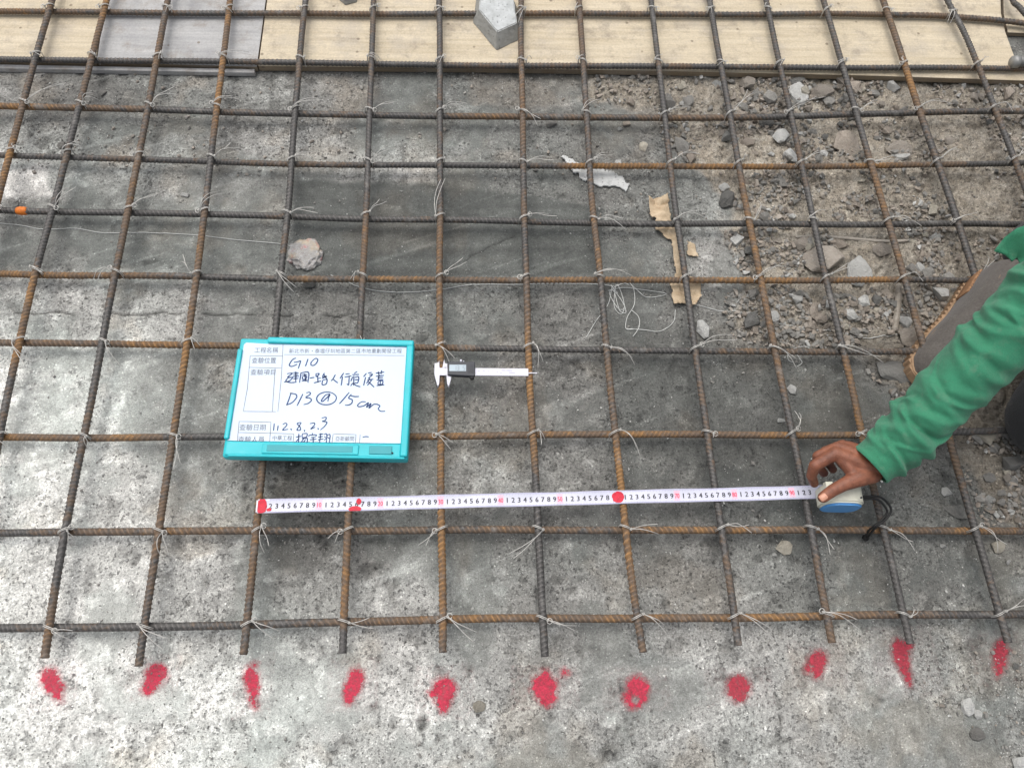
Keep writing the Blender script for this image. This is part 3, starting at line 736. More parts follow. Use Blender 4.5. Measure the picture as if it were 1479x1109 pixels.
# ------------------------------------------------------------------ the rebar mat
mat_root = empty('rebar_mat', (*at(740, 500, 0)[:2], 0), 'wire-tied mat of rusty ribbed steel bars over the concrete', 'rebar mat')
R0, RIB = .0058, .0016
def rebar(P, rust, seed, name='rebar'):
    r_ = np.random.default_rng(seed)
    L = np.linalg.norm(np.diff(P, axis=0), axis=1).sum(); n = int(L/.0016)+2
    Q = spline(P, n); k = 12
    s = np.linspace(0, L, n)
    kx_ = vnoise(s*5, s*0+seed*1.7, 1.0, 15)-.5; dd_ = Q[-1]-Q[0]; dd_ /= np.linalg.norm(dd_)
    Q[:, 0] += -dd_[1]*kx_*.0045; Q[:, 1] += dd_[0]*kx_*.0045
    T, N, B = frames(Q); th = np.arange(k)*2*np.pi/k
    pitch = .0086; sl = r_.choice([-1, 1])*r_.uniform(.5, .85); ph0 = r_.random()*6.28
    tt = th[None]+ph0
    ph = (s[:, None]/pitch+sl*np.abs(((tt/np.pi) % 2)-1)*1.6) % 1.0
    rib = np.clip(1-np.abs(ph-.5)/.22, 0, 1); rib = rib*np.abs(np.sin(tt))**.35
    lr = np.exp(-(np.sin(tt)/.22)**2)*.75
    hgt_ = np.maximum(rib, lr)
    rr = R0+RIB*hgt_
    V = (Q[:, None]+rr[..., None]*(np.cos(th)[None, :, None]*N[:, None]+np.sin(th)[None, :, None]*B[:, None])).reshape(-1, 3)
    i = np.arange(n-1)[:, None]*k; j = np.arange(k)[None]; j2 = (j+1) % k
    F = np.stack([i+j, i+j2, i+k+j2, i+k+j], -1).reshape(-1, 4)
    V = np.vstack([V, Q[0], Q[-1]]); jj = np.arange(k); l = (n-1)*k
    F = np.vstack([F, np.stack([(jj+1) % k, jj, np.full(k, n*k), np.full(k, n*k)], -1), np.stack([l+jj, l+(jj+1) % k, np.full(k, n*k+1), np.full(k, n*k+1)], -1)])
    if callable(rust): base = rust(Q)
    else: base = np.full(n, rust)
    base = base+(np.array([vnoise(np.array([a*14]), np.array([seed*3.7]), 1.0, 5)[0] for a in s])-.5)*.45
    ra = np.r_[np.repeat(base, k), base[0], base[-1]]; ha = np.r_[np.clip(rib, 0, 1).ravel(), 0, 0]
    return obj(name, quads_to_mesh(name, V, F, dict(rust=ra, rib=ha)), M['rebar'], mat_root)
VB = {-2:[(75,0),(38,132),(8,245),(-40,430)], -1:[(154,0),(105,190),(56,375),(27,500),(0,625),(-30,770)],
 0:[(243,0),(172,375),(98,745),(65,950)],1:[(333,0),(287,372),(233,745),(201,962)],2:[(441,0),(409,372),(378,700),(353,945)],
 3:[(540,0),(525,375),(507,680),(495,943)],4:[(634,0),(636,375),(638,700),(639,942)],5:[(753,0),(758,372),(774,708),(786,948)],
 6:[(835,0),(863,372),(901,745),(928,942)],7:[(940,0),(986,372),(1040,745),(1066,932)],8:[(1025,0),(1092,372),(1168,745),(1203,928)],
 9:[(1106,0),(1144,177),(1187,372),(1249,640),(1275,760),(1314,930)],10:[(1190,0),(1243,186),(1297,372),(1330,490),(1368,623),(1402,745),(1455,928)],
 11:[(1276,0),(1330,165),(1401,375),(1450,540)], 12:[(1368,0),(1398,60),(1440,168),(1479,270),(1530,420)]}
HB = {1:[(-140,910),(0,908),(250,905),(497,898),(979,891),(1479,887),(1600,886)],2:[(-140,771),(0,769),(500,767),(979,764),(1479,766),(1600,767)],
 3:[(-160,632),(0,632),(300,632),(600,630),(979,628),(1250,628),(1479,622),(1600,620)],4:[(-160,493),(0,495),(350,499),(600,502),(979,507),(1320,508),(1600,508)],
 5:[(-170,392),(0,395),(500,403),(979,405),(1300,405),(1600,404)],6:[(-180,301),(0,304),(250,309),(490,315),(790,321),(979,323),(1479,324),(1640,324)],
 7:[(-180,219),(0,224),(250,231),(490,238),(979,241),(1250,240),(1479,235),(1640,231)],8:[(-190,147),(0,153),(250,159),(490,165),(979,171),(1250,165),(1479,160),(1660,156)],
 9:[(-200,82),(0,85),(490,92),(979,97),(1479,99),(1660,100)],10:[(-200,14),(0,17),(490,20),(979,20.5),(1300,22),(1390,26),(1479,34),(1600,52)]}
VR = {-2:[(0,.3),(150,.25),(220,.85)],-1:[(0,.7),(60,.75),(130,.5),(180,.1),(380,.2),(430,.75),(520,.8),(545,.1),(700,.2)],
 0:[(0,.55),(250,.5),(420,.35),(500,.15),(600,.25),(780,.12),(850,.35),(940,.5)],1:[(0,.65),(180,.7),(230,.2),(300,.4),(420,.65),(560,.85),(640,.4),(760,.6),(840,.3),(950,.5)],
 2:[(0,.25),(380,.15),(480,.1),(680,.5),(800,.45),(940,.2)],3:[(0,.15),(250,.25),(330,.55),(430,.15),(670,.7),(890,.85),(920,.1)],
 4:[(0,.2),(280,.25),(320,.6),(480,.7),(600,.85),(940,.6)],5:[(0,.3),(150,.6),(240,.45),(340,.25),(400,.5),(520,.9),(650,.7),(720,.1),(940,.15)],
 6:[(0,.35),(200,.35),(300,.5),(380,.7),(420,.2),(620,.5),(680,.8),(900,.6)],7:[(0,.1),(240,.2),(400,.15),(620,.25),(940,.25)],
 8:[(0,.15),(230,.1),(290,.6),(420,.75),(520,.45),(640,.25),(800,.2),(880,.45),(930,.5)],9:[(0,.15),(300,.15),(500,.25),(520,.6),(600,.85),(650,.6),(800,.1),(930,.1)],
 10:[(0,.15),(200,.2),(250,.7),(340,.35),(600,.45),(760,.2),(930,.12)],11:[(0,.4),(60,.5),(120,.85),(180,.25),(300,.15),(400,.2)],12:[(0,.1),(100,.25),(300,.2)]}
HR = {1:[(0,.1),(400,.12),(520,.4),(640,.6),(900,.55),(1000,.65),(1300,.6),(1400,.2)],2:[(0,.15),(180,.25),(250,.55),(480,.5),(640,.4),(860,.35),(1000,.7),(1200,.6),(1340,.6)],
 3:[(0,.7),(190,.75),(250,.1),(330,.15),(600,.85),(760,.55),(900,.6),(1050,.75),(1200,.65),(1300,.2)],4:[(0,.65),(150,.5),(190,.8),(350,.6),(610,.7),(680,.6),(700,.12),(960,.1),(1040,.4),(1200,.35)],
 5:[(0,.75),(80,.6),(270,.45),(290,.12),(410,.15),(440,.5),(700,.55),(770,.6),(1000,.8),(1280,.75),(1320,.25)],6:[(0,.05),(1479,.08)],
 7:[(0,.15),(430,.3),(520,.3),(620,.12),(800,.15),(830,.9),(1100,.75),(1180,.45),(1260,.8),(1370,.7),(1400,.1)],8:[(0,.7),(120,.5),(180,.3),(190,.65),(230,.15),(640,.2),(680,.65),(760,.5),(860,.45),(1000,.35),(1090,.2),(1400,.2)],
 9:[(0,.1),(700,.15),(1000,.25),(1200,.1),(1400,.2)],10:[(0,.5),(130,.3),(300,.3),(480,.55),(640,.2),(760,.5),(1050,.4),(1479,.45)]}
def rust_fn(tab, axis_):
    a = np.array(tab, float)
    def f(Q):
        px, py = px_of(Q[:, 0], Q[:, 1], Q[:, 2]); return np.interp(px if axis_ == 0 else py, a[:, 0], a[:, 1])
    return f
VL, HL = {}, {}
for k, pts in VB.items():
    P = np.array([at(*p, ZV) for p in pts]); d = P[0]-P[1]; d /= np.linalg.norm(d); P = np.vstack([P[0]+d*.40, P])
    VL[k] = P; rebar(P, rust_fn(VR[k], 1), 20+k)
for k, pts in HB.items():
    P = np.array([at(*p, ZH) for p in pts]); HL[k] = P; rebar(P, rust_fn(HR[k], 0), 60+k)
# bent end of one more bar at the far right corner, and an orange dab on a crossbar
rebar(np.array([at(1452,-40,ZV), at(1463,0,ZV), at(1474,12,ZV), at(1500,45,ZV), at(1540,120,ZV)]), .2, 90)
Pd = np.array([at(x, 0, ZH) for x in (0, 1)]); q0 = at(24,304.5,ZH); q1 = at(40,305,ZH)
mb = MB(); tt = np.linspace(0, 1, 9)[:, None]; mb.tube(q0*(1-tt)+q1*tt, .0062+.0022*np.sin(np.pi*tt[:, 0])**.5, 12)
mb.build('paint_dab', M['orange_paint'], mat_root, True)

# tie wires: a loop over each crossing and a twisted pair of free ends
def seg_x(P, Q):
    """crossing of two polylines in plan"""
    for a, b in zip(P[:-1], P[1:]):
        for c, d in zip(Q[:-1], Q[1:]):
            r = b[:2]-a[:2]; s = d[:2]-c[:2]; den = r[0]*s[1]-r[1]*s[0]
            if abs(den) < 1e-12: continue
            t = ((c[0]-a[0])*s[1]-(c[1]-a[1])*s[0])/den; u = ((c[0]-a[0])*r[1]-(c[1]-a[1])*r[0])/den
            if -1e-6 <= t <= 1 and -1e-6 <= u <= 1: return a[:2]+r*t, r/np.linalg.norm(r), s/np.linalg.norm(s)
    return None
VS = {k: spline(P, 90) for k, P in VL.items()}; HS = {k: spline(P, 90) for k, P in HL.items()}
TAIL = {(0,1):(35,14),(1,1):(36,28),(2,1):(42,18),(3,1):(45,4),(4,1):(50,28),(5,1):(48,14),(6,1):(44,20),(7,1):(62,30),(8,1):(42,16),(9,1):(18,-10),(10,1):(46,-18),
 (0,2):(12,16),(1,2):(10,40),(2,2):(14,32),(3,2):(-26,18),(4,2):(-30,28),(5,2):(-40,42),(6,2):(48,4),(7,2):(40,4),(8,2):(28,38),(9,2):(44,32),(10,2):(36,30),
 (-1,3):(6,22),(0,3):(8,18),(1,3):(8,50),(4,3):(18,22),(5,3):(16,16),(6,3):(38,32),(7,3):(8,8),(8,3):(8,-30),(9,3):(8,10),
 (-1,4):(16,40),(0,4):(22,40),(1,4):(18,10),(4,4):(18,30),(5,4):(20,28),(6,4):(44,22),(7,4):(56,-14),(8,4):(34,26),(9,4):(56,20),
 (-1,5):(14,6),(0,5):(-32,14),(1,5):(-22,-18),(2,5):(22,26),(3,5):(-16,10),(4,5):(36,-20),(5,5):(-8,8),(6,5):(48,-2),(7,5):(10,-8),(8,5):(38,-18),(9,5):(42,-20),(10,5):(24,6),(11,5):(24,-28),
 (-1,6):(34,-28),(0,6):(46,-20),(1,6):(24,-28),(2,6):(46,2),(3,6):(28,-18),(4,6):(4,-50),(5,6):(46,-2),(6,6):(46,12),(7,6):(34,-8),(8,6):(16,-26),(9,6):(14,-14),(10,6):(46,10),(11,6):(30,-4),
 (-1,7):(24,-10),(1,7):(40,-14),(2,7):(32,-4),(3,7):(40,-22),(5,7):(44,0),(6,7):(30,-8),(7,7):(40,-10),(8,7):(12,-6),(9,7):(32,-16),(10,7):(46,-4),(11,7):(30,-14),(12,7):(30,-20),
 (-2,8):(60,-28),(-1,8):(26,-8),(0,8):(42,-16),(1,8):(30,-12),(2,8):(36,-12),(3,8):(38,-10),(4,8):(44,-4),(5,8):(24,18),(6,8):(18,-22),(7,8):(30,-10),(8,8):(30,-32),(9,8):(46,-20),(10,8):(32,-8),(11,8):(46,-6),(12,8):(24,10),
 (1,9):(40,-6),(2,9):(10,2),(3,9):(14,2),(12,10):(-8,18),(5,10):(-10,20),(8,10):(-4,8)}
for (i, VP) in VS.items():
    for (j, HP) in HS.items():
        X = seg_x(VP, HP)
        if X is None: continue
        c, dv, dh = X
        px, py = px_of(c[0], c[1], ZV)
        if not (-60 < px < 1540 and -40 < py < 1000): continue
        if i in (10, 11) and j in (4, 3) or (i == 11 and j == 4): continue
        side = random.choice((1, 1, 1, -1))
        a = -dv*side*.35+dh*.9; a = a/np.linalg.norm(a)                   # across the crossing, diagonal
        if random.random() < .35: a = dh*.9+dv*.45*side; a /= np.linalg.norm(a)
        nrm = np.array([-a[1], a[0]])
        mb = MB()
        for off in (-.0011, .0011):
            P = []
            w = .0098+random.uniform(-.0006, .0012)
            for t in np.linspace(-1.15, 1.15, 15):
                ang = t*math.pi/2
                q = c+a*math.sin(ang)*w+nrm*(off+math.sin(t*2)*.0006)
                P.append([q[0], q[1], ZV+.0078*math.cos(ang)-(.004 if abs(t) > 1 else 0)+.0004])
            P = [[*(c-a*w*.95+nrm*off), ZH-.007]]+P+[[*(c+a*w*.95+nrm*off), ZH-.007]]
            mb.tube(spline(P, 34), .00068, 5)
        # twist knot and tails
        e = TAIL.get((i, j)); short = e is None
        if short: e = (random.uniform(-9, 14), random.uniform(-9, 9))
        # knot sits on the side the tail leaves from
        tip = at(px+e[0], py+e[1], ZV)[:2]; tv = tip-c; ln = np.linalg.norm(tv)+1e-6
        kd = a if tv.dot(a) > -.2*ln else -a
        if random.random() < .3: kd = -kd
        k0 = c+kd*.0095
        tw = [[*(k0+np.array([math.cos(t*9), math.sin(t*9)])*.0016), ZV+.003+.004*t] for t in np.linspace(0, 1.6, 16)]
        mb.tube(tw, .00075, 5)
        if random.random() < .45:                                          # a small open eye beside the knot
            kk = k0+kd*.003; ring = [[*(kk+np.array([math.cos(t), math.sin(t)])*.0042), ZV+.006+.001*math.sin(t)] for t in np.linspace(0, 5.8, 14)]
            mb.tube(ring, .00068, 5)
        for q in range(1 if short and random.random() < .6 else 2):
            lat = np.array([-tv[1], tv[0]])/ln; sp = random.uniform(.004, .011)*(1 if q else -1)*min(1, ln/.03)
            h = random.uniform(.004, .012) if ln > .02 else .003
            L_f = random.uniform(.78, 1.02) if q else 1.0
            bow = random.uniform(-.07, .07)*ln
            zt = ZV+random.uniform(-.004, .012)
            P = [[*k0, ZV+.007], [*(k0*.7+(c+tv*L_f)*.3+lat*(sp*.15+bow)), ZV+.008+h], [*(k0*.35+(c+tv*L_f)*.65+lat*(sp*.5+bow)), ZV+.007+h*.8], [*(c+tv*L_f+lat*sp*.8), zt+.002]]
            mb.tube(spline(P, 14), .00062, 5)
        mb.build('tie_wire', M['wire'], mat_root, True)

# ------------------------------------------------------------------ paint marks on the ground, one sprayed before each bar end
def mark(px, py, w, h, lean, mat, tail=1.0, seed=0):
    w *= .95; r_ = random.Random(seed*13+5); n = 64
    x0, x1, y0, y1 = px-w*1.5-8, px+w*1.5+8, py-h*.85-6, py+h*.85+6
    A, Bq = at(x0, y1, 0), at(x1, y0, 0)
    X, Y = np.meshgrid(np.linspace(min(A[0], Bq[0]), max(A[0], Bq[0]), n), np.linspace(A[1], Bq[1], n)); Z = gh(X, Y)+.0011
    u, v = px_of(X, Y)
    circ = []
    for t in np.linspace(0, 1, 9):                                     # a burst of spray that trails off downwards
        rr = w*.5*(1-.80*tail*max(0, t-.25)/.75)*(.75+.25*min(1, t/.2)); cx_ = px+lean*h*(.5-t)+r_.gauss(0, w*.05); cy_ = py-h*.5+w*.42+t*(h-w*.55)
        circ.append((cx_, cy_, rr*r_.uniform(.82, 1.12)))
    for _ in range(2): circ.append((px+r_.gauss(0, w*.38), py+r_.gauss(-h*.1, h*.26), w*r_.uniform(.10, .22)))
    sd_ = np.max([c[2]-np.hypot(u-c[0], v-c[1]) for c in circ], 0)
    if tail < .35: sd_ = np.minimum(sd_, np.hypot((u-px+1)/.8, v-py-h*.36)-w*.26)      # hollow at its foot
    sd_ = sd_+(fbm(X+seed, Y, 130, 3, 700+seed)-.5)*w*.26
    e = np.clip(.5+sd_/6.0, -.9, 1.3)
    b = np.maximum(np.abs(np.linspace(-1, 1, n))[None, :], np.abs(np.linspace(-1, 1, n))[:, None]); e = e-2*sstep(.85, 1, b)
    ii = (np.arange(n-1)[:, None]*n+np.arange(n-1)[None]).ravel()
    return obj('paint_mark', mesh_np('paint_mark', np.stack([X, Y, Z], -1).reshape(-1, 3), np.stack([ii, ii+1, ii+n+1, ii+n], -1), dict(edge=e)), mat, ground)
for k, (px, py, w, h, ln, mt, tl) in enumerate([(80,989,27,48,-.28,0,1),(221,979,30,42,.40,0,.8),(365,992,21,60,-.10,0,1),(509,989,26,48,.30,0,.7),(641,1000,30,50,-.02,0,.8),(787,992,34,40,-.12,0,.4),
        (919,995,32,40,.05,0,.3),(1066,992,32,34,0,1,.5),(1181,958,23,40,.12,1,.8),(1306,956,24,66,-.22,1,1),(1444,950,21,50,.08,1,.9)]):
    mark(px, py, w, h, ln, M['spray_pale'] if mt else M['spray'], tl, seed=k)

# ------------------------------------------------------------------ loose sheet things: plaster flake, torn paper
def sheet_thing(name, outline, mat, label, cat, thick, crumple, step=.0022, up=.001, rs=0, edge_n=2.0):
    P = [at(*p, 0) for p in outline]; xs = [p[0] for p in P]; ys = [p[1] for p in P]
    X, Y = np.meshgrid(np.arange(min(xs)-.004, max(xs)+.004, step), np.arange(min(ys)-.004, max(ys)+.004, step))
    px, py = px_of(X, Y); wob = (fbm(X, Y, 90, 3, 800+rs)-.5)*edge_n*4
    ins = poly_sd(px+wob, py-wob, outline) > 0
    Z = gh(X, Y)+up+crumple*(np.abs(fbm(X, Y, 26, 3, 820+rs)-.5)*2)**.7+crumple*.6*fbm(X, Y, 55, 2, 840+rs)
    idx = -np.ones(X.shape, int); n = ins.sum(); idx[ins] = np.arange(n)
    V = np.stack([X[ins], Y[ins], Z[ins]], -1)
    a, b, c, d = idx[:-1, :-1], idx[:-1, 1:], idx[1:, 1:], idx[1:, :-1]; ok = (a >= 0) & (b >= 0) & (c >= 0) & (d >= 0)
    F = np.stack([a[ok], b[ok], c[ok], d[ok]], -1)
    o = obj(name, mesh_np(name, V, F), mat); s = o.modifiers.new('thickness', 'SOLIDIFY'); s.thickness = thick; s.offset = 1
    return tag(o, label, cat)
sheet_thing('plaster_flake', [(810,226),(820,229),(848,243),(876,247),(896,258),(911,266),(906,279),(896,270),(880,272),(862,270),(846,262),(826,252)], M['plaster'], 'white plaster flake under a rusty crossing', 'plaster flake', .004, .002, rs=1)
sheet_thing('torn_paper', [(934,288),(950,290),(963,284),(967,318),(971,328),(979,345),(985,398),(1000,405),(1010,412),(1011,432),(1002,447),(984,442),(970,446),(966,412),(973,398),(966,352),(945,336),(944,322),(936,318)], M['paper'], 'torn brown paper strip lying under two bars', 'paper', .0005, .015, rs=2, edge_n=.8)
sheet_thing('torn_paper', [(990,351),(1003,355),(1008,376),(991,371)], M['paper'], 'small brown paper scrap curled beside the longer torn strip', 'paper', .0005, .008, rs=3, edge_n=.5)

# lump of foam and paint, spacers, sticks
def blob(name, px, py, wx_, wy_, hz, mat, label, cat, seed, up=0):
    p = gat(px, py); bm = bmesh.new(); bmesh.ops.create_icosphere(bm, subdivisions=4, radius=.5)
    V = np.array([v.co[:] for v in bm.verts]); n1 = fbm(V[:, 0]+V[:, 2]*.7, V[:, 1]+V[:, 2]*.4, 3.2, 4, seed); n2 = fbm(V[:, 0]-V[:, 2], V[:, 1]+V[:, 2], 9, 3, seed+9)
    for v, a, b in zip(bm.verts, n1, n2): v.co *= 1+(a-.5)*.9+(b-.5)*.35
    bmesh.ops.scale(bm, vec=(wx_, wy_, hz), verts=bm.verts); bmesh.ops.translate(bm, vec=(p[0], p[1], p[2]+hz*.22+up), verts=bm.verts)
    return tag(obj(name, bm_mesh(name, bm, True), mat), label, cat)
blob('mortar_lump', 441, 369, .066, .066, .015, M['lump'], 'pale lump stained with red and yellow paint beside a bar', 'lump', 40)
def spacer(c4, z0, h, label):
    P = [at(*p, z0)[:2] for p in c4]; c = np.mean(P, 0); root = empty('mortar_spacer', (*c, z0), label, 'mortar spacer')
    bm = bmesh.new(); b = [bm.verts.new((*(c+(p-c)*1.0), z0)) for p in P]; t = [bm.verts.new((*(c+(p-c)*.76), z0+h)) for p in P]
    n = len(P); bm.faces.new(b[::-1]); bm.faces.new(t)
    for i in range(n): bm.faces.new((b[i], b[(i+1) % n], t[(i+1) % n], t[i]))
    bmesh.ops.recalc_face_normals(bm, faces=bm.faces); bmesh.ops.bevel(bm, geom=bm.edges[:], offset=.0016, segments=2, affect='EDGES')
    bmesh.ops.triangulate(bm, faces=bm.faces)
    bmesh.ops.subdivide_edges(bm, edges=[e for e in bm.edges if e.calc_length() > .012], cuts=3, use_grid_fill=True)
    for v in bm.verts:
        v.co += Vector(((vnoise(np.array([v.co.x]), np.array([v.co.y+v.co.z]), 160, 3)[0]-.5), (vnoise(np.array([v.co.y]), np.array([v.co.x-v.co.z]), 160, 4)[0]-.5), 0))*.0016
    me = bm_mesh('block', bm); o = obj('block', me, M['spacer'], root)
    me.materials.append(M['spacer_top'])
    for p_ in me.polygons: p_.material_index = 1 if p_.normal.z > .8 else 0
# the two spacers on the boards: bases drawn on the board top
spacer([(717,74),(753,57),(747,12),(730,-20),(690,-22),(683,33)], .0166, .030, 'grey mortar spacer block on the long plywood board')
spacer([(476,-14),(498,9),(516,4),(516,-40),(480,-40)], .0166, .028, 'grey mortar spacer cut off by the far edge of the photo')
def stick(pts, r, mat, label, name='stick', cat='stick', flat=1.0, up=.004):
    P = np.array([gat(*p, up) for p in pts]); Q = spline(P, 26)
    rr = r*(1+.25*(np.array([vnoise(np.array([t]), np.array([pts[0][0]*.1]), 9, 6)[0] for t in np.linspace(0, 3, 26)])-.5)); rr[0] *= .7; rr[-1] *= .5
    mb = MB().tube(Q, rr, 8); V = mb.V[0]
    return tag(mb.build(name, mat, None, False), label, cat)
stick([(1150,341),(1190,341),(1280,347),(1312,347)], .0030, M['straw'], 'long pale straw lying across the rubble', 'straw', 'straw')
stick([(1299,410),(1296,445),(1292,478)], .0062, M['stick'], 'short grey wooden stick beside the leaning bar')
stick([(1308,240),(1309,256)], .0012, M['stick'], 'thin brown twig in the fine soil under the rusty crossbar', 'twig', 'twig')

# pipe stub at the far right corner
mb = MB(); a = at(1464,90,.040); b = at(1560,86,.040); mb.tube([a, a*.5+b*.5, b], .0115, 18)
root = empty('pipe_stub', a, 'grey pipe end beside the notch in the boards at far right', 'pipe')
mb.build('tube', M['cal_steel'] if False else plain('dull_grey_pipe', (.20, .20, .195), .5, .3, .2, 80), root, True)
MB().tube([a+[-.004, 0, 0], a+[.010, 0, 0]], .0135, 18).build('collar', plain('pipe_collar', (.30, .30, .29), .5, .3, .2, 80), root, True)

# white nylon string lying over the ground (two lengths and a tangle)
def string(pts, name='string', r=.0007, up=.0016, n=None):
    P = np.array([gat(*p, up) for p in pts]); L = np.linalg.norm(np.diff(P, axis=0), axis=1).sum()
    Q = spline(P, n or int(L/.006)+6); Q[:, 2] = gh(Q[:, 0], Q[:, 1])+up
    return tube_arrays(Q, r, 5)
def string_thing(lines, label):
    mb = MB()
    for l in lines: mb.add(*string(l))
    return tag(mb.build('string', M['string'], None, True), label, 'string')
string_thing([[(-20,321),(30,326),(62,332),(110,331),(150,337),(200,337),(280,340),(340,347),(404,353),(430,360)]], 'white string running from the left edge to the painted lump')
string_thing([[(478,398),(500,407),(520,415),(550,421),(600,422),(640,418),(680,412),(740,412),(800,410),(860,411),(888,414)],
  [(884,414),(878,440),(862,462),(850,482),(847,488)],
  [(886,416),(892,440),(896,450),(904,452),(900,438),(886,420),(880,424),(893,446),(902,444),(896,420),(890,412),(887,430),(888,446),(897,454),(902,446)],
  [(878,420),(900,416),(925,419),(962,425),(935,430),(916,416),(908,408),(915,418),(916,440),(906,458),(904,475),(915,476)],
  [(912,448),(922,458),(923,472),(916,484),(914,486)],
  [(904,475),(930,477),(953,479),(972,466),(975,448)],[(882,412),(892,424),(884,418),(900,410),(908,412)]], 'tangled white string on the wet concrete left of the torn paper')
string_thing([[(1002,441),(1020,445),(1040,450),(1070,451),(1098,456),(1115,462),(1130,468),(1160,472),(1200,478)],[(1218,484),(1240,486),(1262,486),(1300,481),(1322,477)]], 'white string crossing the rubble from the torn paper to the shoe')
string_thing([[(1170,505),(1156,500),(1140,508),(1138,520),(1146,524)],[(1152,512),(1158,524),(1150,530)]], 'short curl of white string on the dark concrete edge')

# ------------------------------------------------------------------ inspection board
BT = .0715                                      # height of the writing face
bc = np.mean([at(*p, BT)[:2] for p in ((346,490),(599,489),(588,664),(319,658))], 0)
BW, BH, BRZ = .309, .222, math.radians(-2.0)
bd = empty('inspection_board', (bc[0], bc[1], .0480), 'teal plastic inspection board case with handwritten white sheet resting on the bars', 'sign board', None, BRZ)
def bl(px, py):
    """pixel -> board-local metres (origin at the board's centre)"""
    q = at(px, py, BT)[:2]-bc; c, s = math.cos(-BRZ), math.sin(-BRZ); return np.array([q[0]*c-q[1]*s, q[0]*s+q[1]*c])
def local(o):                                   # meshes written in board-local coordinates
    o.matrix_parent_inverse = Matrix.Identity(4); return o
def rbox(name, x0, x1, y0, y1, z0, z1, bev, mat, seg=3):
    return local(bevel_box(name, ((x0+x1)/2, (y0+y1)/2, (z0+z1)/2), (x1-x0, y1-y0, z1-z0), bev, mat, bd, seg))
hw, hh = BW/2, BH/2; top = BT-.0480
rbox('case', -hw, hw, -hh, hh, .0, top-.004, .004, M['teal'])
rbox('rim', -hw+.050, hw, hh-.0115, hh, top-.006, top+.0042, .003, M['teal'])          # upper rim, broken away at the left
rbox('rim', hw-.0125, hw, -hh+.004, hh-.010, top-.006, top+.0040, .003, M['teal'])
rbox('rim', -hw, -hw+.0085, -hh+.03, hh-.024, top-.006, top+.0028, .0025, M['teal'])
rbox('rim', -hw+.010, hw-.004, -hh, -hh+.0045, top-.010, top+.001, .002, M['teal'])
def bh(y_px): return bl(450, y_px)[1]
sy0 = -hh+.0285
# lower flange; handle and latch recesses are plates with recess shade in their colour
rbox('flange', -hw+.004, hw-.012, -hh+.003, sy0-.001, top-.0075, top-.0005, .0022, M['teal'])
hx0, hx1 = bl(378, 652)[0], bl(518, 652)[0]
rbox('handle', hx0, hx1, -hh+.006, sy0-.0045, top-.0012, top+.0018, .0016, M['teal'])
rbox('handle_recess_shade', hx0+.008, hx1-.010, -hh+.0095, sy0-.0075, top+.0012, top+.0022, .0004, M['teal_deep'], 1)
lx0, lx1 = bl(533, 652)[0], bl(566, 652)[0]
rbox('latch', lx0, lx1, -hh+.008, sy0-.006, top-.0004, top+.0012, .0006, M['teal_deep'], 1)
o = local(MB().tube([(lx1+.001, -hh+.0105, top), (lx1+.001, -hh+.0105, top+.002)], .0016, 8).build('latch_pin', M['black'], bd, True))
# white sheet
SZ = top-.0018
sx0b, sx0t, sx1b, sx1t = bl(327, 642)[0], bl(350, 496)[0], hw-.013, hw-.013
sh = [(sx0b, sy0), (sx1b, sy0), (sx1t, hh-.0118), (-hw+.05, hh-.0118), (-hw+.012, hh-.010), (-hw+.0085, hh-.014)]
local(prism('sheet', sh, SZ-.0022, SZ, M['sheet'], bd))
INKZ = SZ+.00025
def ribbon(mb, pts, w, z=INKZ, n=None, smooth_=True):
    P = np.array([[*p, z] for p in pts]); L = np.linalg.norm(np.diff(P, axis=0), axis=1).sum()
    Q = spline(P, n or max(4, int(L/.0008))) if (smooth_ and len(P) > 2) else (spline(P, max(2, int(L/.002))) if len(P) == 2 else P)
    T = np.gradient(Q, axis=0)[:, :2]; T /= np.linalg.norm(T, axis=1)[:, None]+1e-12; N = np.stack([-T[:, 1], T[:, 0], 0*T[:, 0]], -1)
    wv = w*(1-.25*np.abs(np.linspace(-1, 1, len(Q)))**3)[:, None]/2
    V = np.vstack([Q-N*wv, Q+N*wv]); m = len(Q); i = np.arange(m-1)
    mb.add(V, np.stack([i, i+1, i+1+m, i+m], -1))
def crop_pts(pts, sc, ox, oy): return [bl(ox+p[0]/sc, oy+p[1]/sc) for p in pts]
C2, C3, C4 = (7.784, 410, 490), (8.217, 405, 530), (5.282, 320, 590)
el = [(545+118*math.cos(t)*.98-18*math.sin(t), 368-74*math.sin(t)-16*math.cos(t)) for t in np.linspace(.5, 6.9, 24)]
